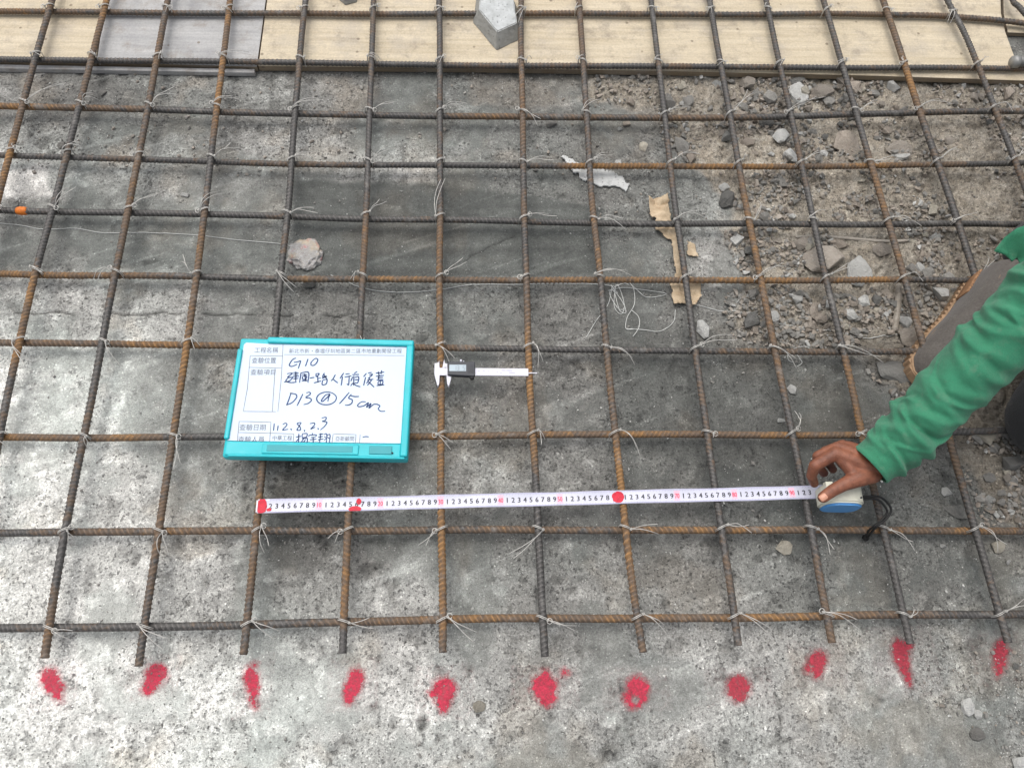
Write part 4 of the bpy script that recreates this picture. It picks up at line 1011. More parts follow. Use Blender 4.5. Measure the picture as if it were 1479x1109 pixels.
WRITING = [
 (C2, [[(135,205),(95,225),(60,280),(75,300),(110,293),(150,275)],[(110,255),(150,250),(185,240),(172,285),(160,325)],[(270,215),(255,258),(240,300)],[(335,222),(305,255),(305,285),(335,288),(365,262),(380,225),(358,210),(330,225)]]),
 (C3, [[(75,75),(140,70),(85,115),(140,122),(100,162),(40,175)],[(95,120),(62,160),(120,180),(190,175)],[(150,62),(215,65)],[(150,85),(212,85)],[(140,110),(218,105)],[(150,135),(212,130)],[(180,50),(180,168)],
       [(242,62),(234,120),(225,182)],[(240,66),(330,60),(325,182)],[(252,86),(316,84)],[(260,106),(305,104),(300,138),(262,140),(260,106)],[(250,160),(322,155)],[(284,74),(302,166)],
       [(345,128),(402,118)],
       [(420,70),(425,110),(457,76),(425,74)],[(440,100),(444,180)],[(395,185),(482,160)],[(446,132),(478,126)],[(520,65),(500,112),(552,104)],[(512,80),(556,150)],[(550,105),(490,132)],[(500,150),(550,145),(540,196),(494,204),(500,152)],
       [(650,85),(628,128),(600,160)],[(620,138),(680,186)],
       [(750,65),(705,132)],[(735,108),(720,216)],[(770,80),(822,75)],[(760,115),(842,100)],[(815,105),(808,205),(788,194)],
       [(910,50),(872,72)],[(850,86),(932,84)],[(870,100),(868,216)],[(880,120),(926,112),(916,180),(880,182)],[(880,147),(922,145)],[(830,222),(860,190),(900,216),(948,230)],[(856,110),(834,166)],
       [(1020,70),(985,112)],[(1010,114),(986,216)],[(1038,68),(1082,60)],[(1052,90),(1092,84),(1040,132)],[(1062,128),(1020,192)],[(1030,150),(1102,140)],[(1082,150),(1030,216)],[(1042,168),(1112,236)],
       [(1130,70),(1232,56)],[(1160,48),(1166,92)],[(1202,34),(1192,82)],[(1130,106),(1228,95)],[(1172,80),(1162,142)],[(1150,126),(1218,120)],[(1140,150),(1222,145)],[(1160,166),(1212,160),(1206,200),(1160,202),(1160,166)],[(1186,160),(1182,206)],[(1140,216),(1232,206)]]),
 (C3, [[(125,300),(100,375),(72,448)],[(112,304),(175,318),(192,340),(180,372),(130,422),(66,446)],[(265,315),(195,456)],[(305,302),(345,295),(350,320),(300,356),(345,364),(366,390),(330,425),(272,442)],
       el,[(582,314),(530,332),(485,392),(502,402),(550,360),(586,320),(570,360),(562,404)],
       [(816,295),(760,362),(698,432)],[(842,318),(808,362),(850,385),(842,428),(800,448),(764,446)],[(826,335),(880,346),(932,345)],
       [(1012,408),(960,410),(915,448),(930,466),(990,455),(1042,420),(1022,472),(1072,430),(1052,482),(1104,440),(1152,440),(1178,460),(1160,492),(1190,520),(1242,520)]]),
 (C4, [[(400,110),(395,166)],[(430,125),(425,166)],[(465,118),(488,108),(496,124),(465,160),(506,155)],[(524,150),(532,158),(526,160)],[(602,102),(575,112),(596,135),(600,160),(574,160),(590,132),(606,104)],[(626,160),(634,168),(628,170)],
       [(672,112),(704,107),(708,122),(680,152),(714,138)],[(731,146),(739,154),(733,156)],[(762,70),(796,64),(790,86),(768,95),(802,101),(785,132),(752,161)]]),
 (C4, [[(565,215),(606,208)],[(588,188),(585,266)],[(588,225),(563,256)],[(615,190),(650,188),(645,214),(615,216),(615,190)],[(610,226),(656,222)],[(626,225),(600,262)],[(655,224),(650,263),(640,258)],[(640,232),(614,266)],
       [(690,184),(694,198)],[(665,211),(670,200),(721,198),(715,213)],[(680,218),(713,216)],[(672,235),(723,230)],[(697,218),(697,263),(684,258)],
       [(740,195),(776,190)],[(735,215),(772,210)],[(735,236),(776,228)],[(756,184),(745,263)],[(780,195),(801,192),(798,256)],[(782,210),(796,221)],[(780,236),(796,230)],[(805,200),(826,198),(820,263)],[(808,215),(820,226)]]),
 (C4, [[(1075,216),(1098,211),(1122,213)]])]
for (cs, strokes) in WRITING:
    mb = MB()
    for s in strokes: ribbon(mb, crop_pts(s, *cs), .0023 if cs is not C4 else .0020)
    local(mb.build('handwriting', M['ink'], bd))
# printed form: rule lines and small captions
mb = MB()
LN = [[(410,511.5),(584,513)],[(408.5,497),(406,545),(401,594)],[(361,513),(408,513.5)],[(359,530),(406,531)],[(361,513),(357,560),(351,593)],[(351,593.5),(398,594)],[(397,531),(393,594)],
 [(345,608),(391,609)],[(344,624),(391,625)],[(391,609),(389,640)],[(389,625),(424,626)],[(424,626),(423,640)],[(482,626),(514,627)],[(481,626),(479,640)],[(514,627),(513,640)],[(345,608),(342,640)],[(520,627),(519,640)]]
for l in LN: ribbon(mb, [bl(*p) for p in l], .0012, INKZ-.0001, smooth_=False)
local(mb.build('rule_lines', M['line_grey'], bd))['kind'] = 'stuff'
_txt = {}
def text_mesh(s):
    if s in _txt: return _txt[s]
    cu = bpy.data.curves.new('t', 'FONT'); cu.body = s; cu.size = 1.0; cu.resolution_u = 2
    o = bpy.data.objects.new('t', cu); C.objects.link(o); dg = bpy.context.evaluated_depsgraph_get()
    me = bpy.data.meshes.new_from_object(o.evaluated_get(dg)); bpy.data.objects.remove(o); bpy.data.curves.remove(cu)
    bm = bmesh.new(); bm.from_mesh(me); bmesh.ops.triangulate(bm, faces=bm.faces)
    bm.verts.index_update()
    V = np.array([v.co[:] for v in bm.verts]).reshape(-1, 3); F = np.array([[v.index for v in f.verts] for f in bm.faces], int).reshape(-1, 3); bm.free()
    if len(F):
        n = np.cross(V[F[:, 1]]-V[F[:, 0]], V[F[:, 2]]-V[F[:, 0]])[:, 2]; F[n < 0] = F[n < 0][:, ::-1]
    _txt[s] = (V, F); return _txt[s]
mb = MB()
for s, x0, y0, x1, hpx in [('工程名稱',367,509,401,9),('新北市新・泰塭仔圳地區第二區市地重劃開發工程',417,509.5,580,7.6),('查驗位置',363,524,398,9.5),('查驗項目',361,541,397,9.5),('查驗日期',345,621,383,9.5),('查驗人員',343,638.5,381,9.5),('中華工程',393,635.5,421,7.5),('亞新顧問',484,636.5,511,7.5)]:
    V, F = text_mesh(s)
    if not len(F): continue
    a = bl(x0, y0); b = bl(x1, y0); d = b-a; L = np.linalg.norm(d); d /= L; nrm = np.array([-d[1], d[0]])
    w = V[:, 0].max()-V[:, 0].min(); hgt2 = V[:, 1].max()-V[:, 1].min(); hm = hpx*.00118
    q = a+((V[:, :1]-V[:, 0].min())/w*L)*d+((V[:, 1:2]-V[:, 1].min())/hgt2*hm)*nrm
    mb.add(np.c_[q, np.full(len(q), INKZ)], np.c_[F, F[:, 2]])
local(mb.build('printed_captions', M['print_grey'], bd))['kind'] = 'stuff'

# ------------------------------------------------------------------ tape measure
TZ = ZV+R0+RIB+.0016
t0 = at(372, 731, TZ); t94 = at(1177, 710.5, TZ); tdir = (t94-t0); TL = np.linalg.norm(tdir); tdir /= TL; tn = np.array([-tdir[1], tdir[0], 0])
CM = TL/94.0; TW = .0235
tp = empty('tape_measure', t0, 'white tape measure stretched across the bars from a red end to the hand', 'tape measure')
def tpt(s, v, dz=0.0):
    s = np.asarray(s, float); v = np.asarray(v, float)
    z = TZ-.0016*(1-(2*np.abs(v)/TW)**2)*1.0+dz+.0013*np.sin(s*21+.4)*.7+.0006*np.sin(s*47)*np.sign(v)*np.abs(v)/TW*4
    return np.stack([t0[0]+tdir[0]*s+tn[0]*v, t0[1]+tdir[1]*s+tn[1]*v, z], -1)
def tpatch(mb, s0, s1, v0, v1, dz, ns=None, nv=5):
    ns = ns or max(2, int((s1-s0)/.006)+2); s, v = np.meshgrid(np.linspace(s0, s1, ns), np.linspace(v0, v1, nv)); P = tpt(s, v, dz).reshape(-1, 3)
    i = (np.arange(nv-1)[:, None]*ns+np.arange(ns-1)[None]).ravel(); mb.add(P, np.stack([i, i+1, i+ns+1, i+ns], -1))
mb = MB(); tpatch(mb, 0, TL+.030, -TW/2, TW/2, 0, 180, 9); blade = mb.build('tape_blade', M['tape'], tp, True)
sm = blade.modifiers.new('thickness', 'SOLIDIFY'); sm.thickness = .0004; sm.offset = -1
pk, bk, rd, tk, pt_ = MB(), MB(), MB(), MB(), MB()
def tdigit(mb, ch, s, size, dz=.0005, v0=0.0, sx=1.0, bold=0):
    V, F = text_mesh(ch); w = V[:, 0].max()-V[:, 0].min(); h = .73
    for ox in ((0, bold) if bold else (0,)):
        ss = s+((V[:, 0]-V[:, 0].min())-w/2)*size*sx+ox; vv = v0+(V[:, 1]-.36)*size
        mb.add(tpt(ss, vv, dz+ox*.05), np.c_[F, F[:, 2]])
for c in range(2, 94):
    s = c*CM+.0006
    if c % 10 == 0:
        tpatch(pk, s-.0058, s+.0040, -.0078, .0086, .00035, 4)
        tdigit(rd, str(c), s-.0009, .0118, .0006, 0, .72, .0005)
    elif abs(c-60) > .9:
        tdigit(bk, str(c % 10), s, .0122, .0005, 0, .95, .0006)
for mm in range(20, 941):
    s = mm*CM/10; l = .0042 if mm % 10 == 0 else (.0034 if mm % 5 == 0 else .0022)
    for sg in (-1, 1):
        tpatch(tk, s-.00016, s+.00016, *((TW/2-l, TW/2-.0002) if sg > 0 else (-TW/2+.0002, -TW/2+l)), .0004, 2, 3)
for b_, n_, m_ in ((bk, 'digit_print', 'tape_black'), (rd, 'ten_print', 'tape_red'), (pk, 'ten_field', 'tape_pink'), (tk, 'tick_marks', 'tape_tick')): b_.build(n_, M[m_], blade)['kind'] = 'stuff'
# red paint dabs on the blade at the bars
def dab(s, v, rs_, rv, name='paint_dab'):
    mb = MB(); n = 40; a = np.linspace(0, 2*np.pi, n, endpoint=False); w = 1+(fbm(np.cos(a)*.3+s*9, np.sin(a)*.3, 9, 3, 77)-.5)*.35
    ss = s+np.cos(a)*rs_*w; vv = np.clip(v+np.sin(a)*rv*w, -TW/2, TW/2)
    rings = [tpt(s+(ss-s)*k, v+(vv-v)*k, .0009) for k in (0.02, .35, .7, 1)]
    V = np.vstack(rings); F = []
    for k in range(3):
        for j in range(n): F.append([k*n+j, (k+1)*n+j, (k+1)*n+(j+1) % n, k*n+(j+1) % n])
    mb.add(V, F); return mb.build(name, M['tape_paint'], blade, True)
dab(.0065, 0, .0085, .0130); dab(.019, -.006, .004, .003); dab(.160, -.0085, .0105, .0050); dab(.166, .004, .004, .005); dab(.6045, 0, .0105, .0100)
MB().box(tpt(-.001, 0, -.003), (.0025, .020, .010), [[tdir[0], tn[0], 0], [tdir[1], tn[1], 0], [0, 0, 1]]).build('end_hook', M['cal_steel'], tp)
# case: upright D-shaped body, ivory rim with blue side covers
cc = at(1225, 710.5, .112)
def case_profile(w, h, r, n=10, ins=0.0):
    pts = []
    for cx_, cz_, a0 in ((w/2-r, h-r, 0), (-w/2+r, h-r, math.pi/2)):
        pts += [(cx_+(r-ins)*math.cos(a0+t), cz_+(r-ins)*math.sin(a0+t)) for t in np.linspace(0, math.pi/2, n)]
    rb = .021
    for cx_, cz_, a0 in ((-w/2+rb, rb, math.pi), (w/2-rb, rb, 1.5*math.pi)):
        pts += [(cx_+(rb-ins)*math.cos(a0+t), cz_+(rb-ins)*math.sin(a0+t)) for t in np.linspace(0, math.pi/2, 5)]
    return pts
ca = math.radians(-3); cd = np.array([math.cos(ca), math.sin(ca)]); cn = np.array([-math.sin(ca), math.cos(ca)])
def case_part(name, prof, y0, y1, mat, bev, parent):
    bm = bmesh.new(); z0 = .0500
    def P(p, y): return (cc[0]+cd[0]*p[0]+cn[0]*y, cc[1]+cd[1]*p[0]+cn[1]*y, z0+p[1])
    f = bm.faces.new([bm.verts.new(P(p, y0)) for p in prof]); r = bmesh.ops.extrude_face_region(bm, geom=[f])
    bmesh.ops.translate(bm, vec=(cn[0]*(y1-y0), cn[1]*(y1-y0), 0), verts=[v for v in r['geom'] if isinstance(v, bmesh.types.BMVert)])
    bmesh.ops.recalc_face_normals(bm, faces=bm.faces)
    bmesh.ops.bevel(bm, geom=[e for e in bm.edges if e.calc_face_angle(0) > .9], offset=bev, segments=3, affect='EDGES')
    return obj(name, bm_mesh(name, bm, False), mat, parent)
case = case_part('case', case_profile(.069, .060, .026), -.0165, .0165, M['case_white'], .003, tp)
case_part('side_cover', case_profile(.067, .058, .025, ins=.002), -.0200, -.0163, M['case_blue'], .002, case)
case_part('side_cover', case_profile(.061, .052, .023, ins=.004), .0163, .0188, M['case_blue'], .002, case)
mb = MB(); kx = cc[:2]+cd*.004+cn*-.002
mb.tube([(*(cc[:2]+cd*.018+cn*-.010), .1155), (*(cc[:2]+cd*.018+cn*-.010), .1178)], .0016, 8); mb.build('screw', M['tape_black'], case, True)
mb = MB().box((*(cc[:2]-cd*.031+cn*.010), .110), (.012, .012, .010)); mb.build('lock_lever', M['case_white'], case)
# wrist cord
mb = MB(); st = np.array([*(cc[:2]+cd*.033), .085])
mb.tube(spline([st, at(1268,717,.085), at(1281,725,.078), at(1287,737,.072), at(1279,750,.066), at(1266,760,.060), at(1256,772,.030), at(1252,777,.014)], 60), .0020, 8)
mb.tube(spline([st+[0, -.004, 0], at(1266,721,.083), at(1277,730,.076), at(1281,740,.068), at(1272,752,.062), at(1262,760,.058), at(1253,768,.030), at(1248,779,.012)], 60), .0020, 8)
mb.tube([at(1247,775,.014), at(1253,778,.012)], .0042, 8)
mb.build('wrist_cord', M['black'], tp, True)

# ------------------------------------------------------------------ caliper
KZ = ZV+R0+RIB+.001
c0 = at(627.5, 538, KZ); kd_ = at(763, 538.6, KZ)-c0; KL = np.linalg.norm(kd_); kd_ /= KL; MM = KL/135.5     # metres per photo pixel here
krz = math.atan2(kd_[1], kd_[0])
cal = empty('digital_caliper', c0, 'small digital caliper with black display clamped on a rusty bar', 'caliper', None, krz)
def kp(px, py): return np.array([(px-627.5)*MM, -(py-538.2)*MM*1.06])
def kprism(name, pts, z0, z1, mat, par=None, bev=.0003):
    return local(prism(name, [kp(*p) for p in pts], z0, z1, mat, par or cal, bev, 1))
kprism('beam', [(633,532),(763,532.5),(763,543.5),(633,543)], .0, .003, M['cal_steel'])
kprism('fixed_jaw', [(627.5,525.5),(633,524.5),(634,520),(634.6,529),(635,543),(635,552),(634,558.5),(632.2,558.5),(629.5,549),(627.5,541)], -.006, .0034, M['cal_steel'])
kprism('moving_jaw', [(638.8,532),(641.2,518.5),(642.2,525),(646,526),(646,543.5),(652,545),(650.5,552),(648.6,559.5),(646.2,556),(645,545),(644.4,531)], -.006, .0032, M['cal_steel'])
hs_ = kprism('housing', [(646.6,524.5),(685.8,524.5),(685.8,544),(684,546),(646.6,544)], -.0015, .0085, M['cal_black'], None, .0009)
kprism('display', [(649,529.3),(673,529.3),(673,538.8),(649,538.8)], .0083, .0089, M['lcd'], hs_, .0001)
mb = MB(); SEG = {'a':(0,1,1,1),'b':(1,.5,1,1),'c':(1,0,1,.5),'d':(0,0,1,0),'e':(0,0,0,.5),'f':(0,.5,0,1),'g':(0,.5,1,.5)}
for k, segs in enumerate(['bc', 'abgcd', '', 'afgcd']):
    for sg in segs:
        x0, y0, x1, y1 = SEG[sg]; bx = 656+k*4.2; p0 = kp(bx+x0*2.6, 537.3-y0*6.3); p1 = kp(bx+x1*2.6, 537.3-y1*6.3)
        ribbon(mb, [p0, p1], .0008, .0091, 2)
local(mb.build('display_digits', M['lcd_dark'], hs_))
for q in range(5): kprism('grip_rib', [(676+q*1.9,528),(676.9+q*1.9,528),(676.9+q*1.9,541),(676+q*1.9,541)], .0083, .0095, M['cal_black'], hs_, .0001)
local(MB().tube([(*kp(681.5,546.5), .001), (*kp(681.5,546.5), .0065)], .0044, 18).build('thumb_wheel', M['black'], cal, True))
local(MB().tube([(*kp(665.5,524), .004), (*kp(665.5,520.3), .004)], .0021, 12).build('lock_screw', M['cal_steel'], cal, True))
local(MB().tube([(*kp(669.5,524), .004), (*kp(669.5,521.8), .004)], .0012, 8).build('screw', M['cal_steel'], cal, True))
local(MB().box((*((kp(762,538.6)+kp(776,538.9))/2), .0015), (14*MM, .0017, .0012)).build('depth_rod', M['cal_steel'], cal))
mb = MB()
for x_, y_, l in [(690,536.5,2.5),(697,536,3),(704,537,2),(711,536,1.5),(717,538,2),(724,535.5,6),(731,535.5,9),(722,539,3),(735,538.8,9)]:
    ribbon(mb, [kp(x_, y_), kp(x_+l, y_+.2)], .0009, .0032, 2)
for q in range(26): ribbon(mb, [kp(689+q*2.7, 541.2), kp(689+q*2.7, 542.9)], .0003, .0032, 2)
local(mb.build('scale_print', M['cal_print'], cal))

# ------------------------------------------------------------------ the kneeling worker
wk = empty('person', (1.15, .66, 0), 'kneeling worker in a green long-sleeved top holding the tape case', 'person')
def caps(bmv, p0, r0, p1, r1, k=14, m=5):
    """sphere-swept cone with round ends, closed"""
    p0 = np.array(p0, float); p1 = np.array(p1, float); d = p1-p0; L = np.linalg.norm(d); d = d/(L+1e-9)
    s = []; 
    for a in np.linspace(-math.pi/2, 0, m): s.append((r0*math.sin(a), r0*math.cos(a)))
    for a in np.linspace(0, math.pi/2, m): s.append((L+r1*math.sin(a), r1*math.cos(a)))
    P = np.array([p0+d*q[0] for q in s]); r = np.array([max(q[1], 1e-5) for q in s])
    ref = np.array([0, 0, 1.0]) if abs(d[2]) < .9 else np.array([1.0, 0, 0]); n = ref-d*ref.dot(d); n /= np.linalg.norm(n); b = np.cross(d, n)
    th = np.arange(k)*2*np.pi/k
    V = (P[:, None]+r[:, None, None]*(np.cos(th)[None, :, None]*n+np.sin(th)[None, :, None]*b)).reshape(-1, 3); N_ = len(P)
    i = np.arange(N_-1)[:, None]*k; j = np.arange(k)[None]; j2 = (j+1) % k
    F = np.stack([i+j, i+j2, i+k+j2, i+k+j], -1).reshape(-1, 4)
    V = np.vstack([V, P[0], P[-1]]); jj = np.arange(k); l = (N_-1)*k
    F = np.vstack([F, np.stack([(jj+1) % k, jj, np.full(k, N_*k), np.full(k, N_*k)], -1), np.stack([l+jj, l+(jj+1) % k, np.full(k, N_*k+1), np.full(k, N_*k+1)], -1)])
    bmv.add(V, F)
def chain(mb, pts, k=14):
    for (a, ra), (b, rb) in zip(pts[:-1], pts[1:]): caps(mb, a, ra, b, rb, k)
def remeshed(mb, voxel, smooth_it=4, fac=.5):
    me = quads_to_mesh('tmp', np.vstack(mb.V), np.vstack(mb.F)); o = bpy.data.objects.new('tmp', me); C.objects.link(o)
    r = o.modifiers.new('r', 'REMESH'); r.mode = 'VOXEL'; r.voxel_size = voxel; r.use_smooth_shade = True
    s = o.modifiers.new('s', 'SMOOTH'); s.factor = fac; s.iterations = smooth_it
    dg = bpy.context.evaluated_depsgraph_get(); out = bpy.data.meshes.new_from_object(o.evaluated_get(dg))
    bpy.data.objects.remove(o)
    out.polygons.foreach_set('use_smooth', np.full(len(out.polygons), True)); return out
# right hand closed over the tape case
H = lambda px, py, z: at(px, py, z)
hand = MB()
wr = H(1262,671,.134)
mcp = {'i': H(1207,655,.137), 'm': H(1210,647,.131), 'r': H(1217,644,.121), 'l': H(1226,645,.110)}
for k, r0, r1 in (('i', .0165, .0115), ('m', .0165, .0115), ('r', .0155, .0110), ('l', .0145, .0100)):
    off = {'i': (0, -.008, .002), 'm': (0, 0, .003), 'r': (0, .008, 0), 'l': (0, .015, -.005)}[k]
    caps(hand, wr+np.array(off), r0, mcp[k], r1)
chain(hand, [(mcp['i'], .0112), (H(1177,672,.126), .0098), (H(1172,687,.104), .0085), (H(1176,698,.083), .0074)])
chain(hand, [(mcp['m'], .0112), (H(1182,659,.118), .0098), (H(1180,671,.092), .0086), (H(1190,683,.072), .0074)])
chain(hand, [(mcp['r'], .0105), (H(1192,652,.106), .0092), (H(1193,664,.082), .0081), (H(1203,678,.066), .0070)])
chain(hand, [(mcp['l'], .0095), (H(1207,649,.094), .0082), (H(1208,660,.074), .0072), (H(1216,672,.062), .0062)])
# thumb with its ball
chain(hand, [(wr+np.array([-.004, -.014, -.002]), .0165), (H(1240,690,.133), .0150), (H(1218,700,.133), .0108), (H(1203,708,.130), .0102), (H(1189,718,.124), .0092)])
caps(hand, H(1240,690,.130), .013, mcp['i'], .009)
caps(hand, wr, .0215, H(1300,640,.162), .026); caps(hand, wr+np.array([0, .008, -.003]), .020, H(1300,636,.160), .024); caps(hand, H(1300,640,.162), .026, H(1440,497,.285), .036); caps(hand, H(1440,497,.285), .037, np.array([1.02, .70, .60]), .048)
me = remeshed(hand, .0016, 5)
hand_o = obj('body', me, M['skin'], wk)
# thumb nail
tipp, ipp = H(1189,718,.124), H(1203,708,.130); tdv = (tipp-ipp)/np.linalg.norm(tipp-ipp)
vw = np.array([0, 0, CAM_H])-tipp; vw /= np.linalg.norm(vw); upn = vw-tdv*vw.dot(tdv); upn /= np.linalg.norm(upn); sdn = np.cross(tdv, upn)
mb = MB(); nu, nv = 9, 9
u, v = np.meshgrid(np.linspace(-1, 1, nu), np.linspace(-1, 1, nv)); rad = np.sqrt(np.clip(1-np.abs(u)**4*.5, 0, 1)); f_ = np.where(v > .6, np.sqrt(np.clip(1-((v-.6)/.5)**2*.7, 0, 1)), 1)
P = (tipp+tdv*.0005)+(tdv*(v[..., None]*.0062+.001))+sdn*(u*f_)[..., None]*.0056+upn*(.0094-.0022*u**2-.0012*np.clip(v, 0, 1)**2)[..., None]
i = (np.arange(nv-1)[:, None]*nu+np.arange(nu-1)[None]).ravel(); mb.add(P.reshape(-1, 3), np.stack([i, i+1, i+nu+1, i+nu], -1))
no = mb.build('nail', M['nail'], hand_o, True); s_ = no.modifiers.new('t', 'SOLIDIFY'); s_.thickness = .0008; s_.offset = -1

# green sleeve with pushed-up folds
ctr = [H(1256,672,.134), H(1276,657,.146), H(1296,640,.160), H(1319,620,.178), H(1352,583,.207), H(1385,549,.237), H(1420,516,.268), H(1450,488,.296), H(1479,458,.322), np.array([.885, .562, .385]), np.array([.95, .625, .49]), np.array([1.02, .70, .60])]
n, k = 420, 120
Q = spline(ctr, n); L = np.linalg.norm(np.diff(Q, axis=0), axis=1).sum(); s = np.linspace(0, L, n)
T, N, B = frames(Q); th = np.arange(k)*2*np.pi/k
rad = np.interp(s/L, [0, .03, .08, .16, .25, .38, .5, .62, .75, 1], [.0385, .0390, .0440, .0475, .0505, .0550, .0585, .060, .062, .066])
S2, TH = np.meshgrid(s, th, indexing='ij')
D = np.zeros_like(S2); r_ = np.random.default_rng(5)
folds = [(.030, .8, .0085, .006, .010), (.050, 2.6, .0105, .007, .014), (.078, 1.2, .0100, .008, .016)]
for q in range(34):
    folds.append((.02+.48*(q+r_.random())/34, r_.normal(-.1, .8), r_.uniform(.0030, .0085), r_.uniform(.0055, .0115), r_.uniform(.022, .050)))
for (s0, t0_, amp, wd, bow) in folds:
    dt = np.angle(np.exp(1j*(TH-t0_)))
    env = np.exp(-(dt/r_.uniform(.9, 1.5))**2)
    ds = S2-s0-bow*(1-np.cos(dt))*(1 if r_.random() < .8 else -1)+r_.normal(0, .006)*dt
    x_ = ds/wd
    D += amp*env*(np.exp(-x_**2)-.55*np.exp(-((x_-1.5)/1.0)**2))
D += .0016*(fbm(S2*1.0, TH*.03, 60, 4, 91)-.5)*2+.0008*(fbm(S2+TH*.02, TH*.03, 190, 2, 95)-.5)
D *= sstep(0, .012, S2)*.9+.1
cuff = .0012*np.exp(-((S2-.004)/.003)**2)
RR = rad[:, None]*(1+.10*np.cos(2*(TH-.4)))+D+cuff
# loose turned-back corner at the cuff
RR += .014*np.exp(-(np.angle(np.exp(1j*(TH-2.2)))/.55)**2)*np.exp(-((S2-.036)/.012)**2)
V = Q[:, None]+RR[..., None]*(np.cos(th)[None, :, None]*N[:, None]+np.sin(th)[None, :, None]*B[:, None])
i = np.arange(n-1)[:, None]*k; j = np.arange(k)[None]; j2 = (j+1) % k
so = obj('sleeve', mesh_np('sleeve', V.reshape(-1, 3), np.stack([i+j, i+j2, i+k+j2, i+k+j], -1).reshape(-1, 4)), M['green_cloth'], wk)
sm = so.modifiers.new('thickness', 'SOLIDIFY'); sm.thickness = .0016; sm.offset = -1
# body of the shirt, trousers, head (beyond the frame's right edge)
sh_ = MB()
chain(sh_, [((1.30, .86, .30), .150), ((1.24, .78, .44), .150), ((1.19, .70, .56), .155), ((1.15, .655, .63), .115)], 24)
caps(sh_, (1.19, .68, .60), .11, (1.03, .71, .60), .070, 20); caps(sh_, (1.19, .68, .60), .11, (1.33, .56, .63), .075, 20)
chain(sh_, [((1.33, .56, .63), .072), ((1.27, .40, .46), .055), ((1.14, .50, .44), .046)], 20)
shirt = obj('shirt', remeshed(sh_, .008, 3), M['green_cloth'], wk)
tr = MB()
chain(tr, [((1.30, .90, .27), .135), ((1.24, .92, .28), .110), ((1.10, .69, .43), .076), ((1.125, .79, .17), .058), ((1.105, .785, .10), .056)], 24)
chain(tr, [((1.34, .82, .27), .130), ((1.30, .74, .26), .105), ((1.045, .44, .085), .078), ((1.20, .56, .075), .066), ((1.38, .70, .06), .052)], 24)
trousers = obj('trousers', remeshed(tr, .007, 3), M['dark_cloth'], wk)
hd = MB()
caps(hd, (1.12, .61, .74), .055, (1.085, .56, .80), .055); caps(hd, (1.075, .545, .875), .080, (1.055, .515, .835), .060, 22); caps(hd, (1.06, .53, .90), .075, (1.10, .57, .90), .072, 22)
caps(hd, (1.015, .465, .845), .012, (1.022, .475, .875), .008); caps(hd, (1.03, .60, .86), .016, (1.03, .60, .88), .016); caps(hd, (1.14, .50, .86), .016, (1.14, .50, .88), .016)
head = obj('head', remeshed(hd, .005, 3), M['skin'], wk)
hr = MB(); caps(hr, (1.085, .555, .925), .082, (1.115, .585, .89), .078, 22)
obj('hair', remeshed(hr, .006, 2), M['hair'], wk)
lh = MB(); hb = np.array([1.12, .515, .445]); caps(lh, hb+[.03, -.01, .01], .027, hb+[-.04, .03, -.005], .030)
for q in range(4):
    a = hb+np.array([-.055+.006*q, .012+.02*q, .004]); chain(lh, [(a, .0105), (a+[-.03, .018, -.012], .0095), (a+[-.045, .028, -.036], .0085)])
chain(lh, [(hb+[-.02, -.012, 0], .012), (hb+[-.05, -.02, -.01], .0105), (hb+[-.072, -.012, -.02], .009)])
obj('hand', remeshed(lh, .003, 3), M['skin'], wk)
# hem of the shirt hanging beside the knee
P = [at(1436,362,.30), at(1448,345,.31), at(1466,332,.33), at(1530,300,.36), at(1540,372,.33), at(1475,384,.30), at(1468,372,.30), at(1456,382,.29), at(1450,376,.29)]
bm = bmesh.new(); f = bm.faces.new([bm.verts.new(p) for p in P]); r = bmesh.ops.triangulate(bm, faces=[f]); bmesh.ops.subdivide_edges(bm, edges=bm.edges[:], cuts=3, use_grid_fill=True)
for v in bm.verts: v.co.z += (vnoise(np.array([v.co.x]), np.array([v.co.y]), 40, 8)[0]-.5)*.03
ho = obj('shirt_hem', bm_mesh('shirt_hem', bm, True), M['green_cloth'], wk); s_ = ho.modifiers.new('t', 'SOLIDIFY'); s_.thickness = .003
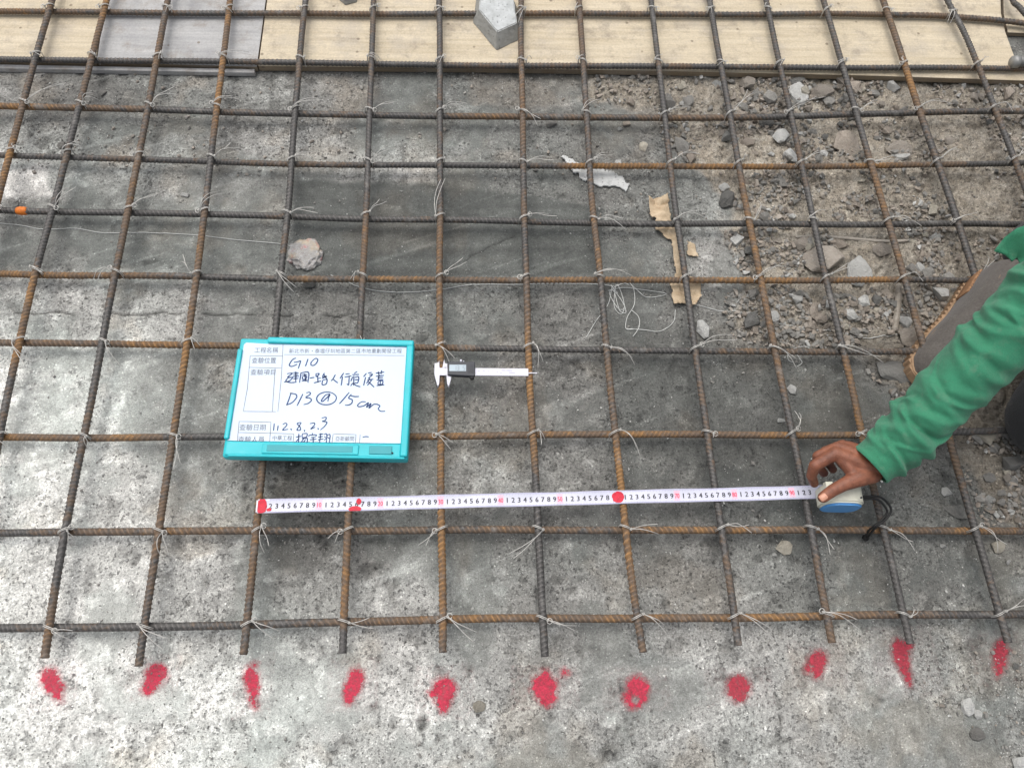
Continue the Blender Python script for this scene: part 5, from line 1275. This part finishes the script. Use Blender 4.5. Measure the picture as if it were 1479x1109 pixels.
# shoe: grey suede upper over a lugged tan sole
def shoe(tip, hdg, mirror=1):
    L = .285; hdg = np.array(hdg)/np.linalg.norm(hdg); sd_ = np.array([hdg[1], -hdg[0]])*mirror
    tt = np.linspace(0, 1, 40)
    wl_ = np.interp(tt, [0, .03, .10, .22, .36, .55, .75, .92, 1], [.012, .034, .048, .054, .052, .042, .037, .034, .012])
    hz = np.interp(tt, [0, .04, .12, .22, .34, .46, .58, .72, .9, 1], [.012, .032, .046, .054, .066, .086, .108, .118, .112, .070])
    cl = .006*np.sin(tt*math.pi*1.4)
    k = 26; V = []
    for t, w, h, c_l in zip(tt, wl_, hz, cl):
        for a in np.linspace(0, math.pi, k):
            x_ = math.copysign(abs(math.cos(a))**.72, math.cos(a))*w; z_ = math.sin(a)**.82*h
            p = tip+hdg*t*L+sd_*(x_+c_l); wob = (vnoise(np.array([t*9]), np.array([a*2]), 3, 12)[0]-.5)*.005*math.sin(a)
            V.append([p[0], p[1], .024+z_+wob])
    n_ = len(tt); i = np.arange(n_-1)[:, None]*k; j = np.arange(k-1)[None]
    F = np.stack([i+j, i+j+1, i+k+j+1, i+k+j], -1).reshape(-1, 4)
    root = None
    up = obj('shoe', mesh_np('shoe', V, F), M['suede'], wk); sm = up.modifiers.new('t', 'SOLIDIFY'); sm.thickness = .003
    # sole outline with lugs
    out = []
    N_ = 150
    arc = np.linspace(0, 1, N_)
    for side in (1, -1):
        for q, t in enumerate(arc if side == 1 else arc[::-1]):
            w = np.interp(t, tt, wl_)*1.0+.007; lug = .0028*(1 if (q//3) % 2 else -.4)
            w = w+lug if .02 < t < .97 else w
            p = tip+hdg*(t*(L+.012)-.006)+sd_*(side*w+np.interp(t, tt, cl)); out.append(p)
    prism('sole', out, .006, .028, M['sole'], up, 0)
    # rand round the foot, a ribbed heel piece and stitched seams on the upper
    def surf(t, a, off=0.0):
        w = np.interp(t, tt, wl_)+off; h = np.interp(t, tt, hz)+off; x_ = math.copysign(abs(math.cos(a))**.72, math.cos(a))*w
        p = tip+hdg*t*L+sd_*(x_+np.interp(t, tt, cl)); return [p[0], p[1], .024+math.sin(a)**.82*h]
    def band(name, ts, a0, a1, off, mat):
        Vb = []
        for t in ts:
            for a in np.linspace(a0, a1, 6): Vb.append(surf(t, a, off))
        m_ = len(ts); i_ = np.arange(m_-1)[:, None]*6; j_ = np.arange(5)[None]
        b = obj(name, mesh_np(name, Vb, np.stack([i_+j_, i_+j_+1, i_+j_+7, i_+j_+6], -1).reshape(-1, 4)), mat, up)
        q = b.modifiers.new('t', 'SOLIDIFY'); q.thickness = .002; q.offset = 0; return b
    for a0, a1 in ((0.02, .34), (math.pi-.34, math.pi-.02)):
        band('rand', np.linspace(.02, .98, 40), a0, a1, .0018, M['rand'])
        mb_ = MB()
        for t in np.linspace(.70, .95, 11): mb_.tube(np.array([surf(t, a, .004) for a in np.linspace(min(a0, a1)+.02, max(a0, a1)+(.25 if a0 < 1 else -.02), 5)]), .0026, 6)
        mb_.build('heel_ribs', M['orange_rubber'], up, True)
    sm_b = MB()
    for t0_, t1_, a_ in ((.05, .62, .62), (.05, .62, math.pi-.62), (.30, .90, 1.0), (.30, .90, math.pi-1.0)):
        sm_b.tube(np.array([surf(t, a_+.12*math.sin(t*7), .001) for t in np.linspace(t0_, t1_, 24)]), .0012, 5)
    sm_b.tube(np.array([surf(.27+.05*math.sin(a), a, .001) for a in np.linspace(.3, math.pi-.3, 18)]), .0016, 5)
    sm_b.build('seam', M['rand'], up, True)
    # welt stitching: a raised cord between upper and sole
    W_ = []
    for side in (1, -1):
        for t in (arc if side == 1 else arc[::-1]):
            w = np.interp(t, tt, wl_)+.0035; p = tip+hdg*(t*(L+.006)-.003)+sd_*(side*w+np.interp(t, tt, cl)); W_.append([p[0], p[1], .029])
    MB().tube(np.array(W_), .0022, 6).build('welt', M['sole'], up, True)
    # toe cap seam and laces
    lc = MB()
    for t in (.40, .46, .52):
        w = np.interp(t, tt, wl_); h = np.interp(t, tt, hz)
        P = [[*(tip+hdg*t*L+sd_*(math.cos(a)*w*.7)), .024+h*(math.sin(a)**.8)+.003] for a in np.linspace(.7, math.pi-.7, 12)]; lc.tube(P, .0022, 6)
    lc.build('laces', M['stick'], up, True)
shoe(np.array([.868, .535]), (.66, .75))
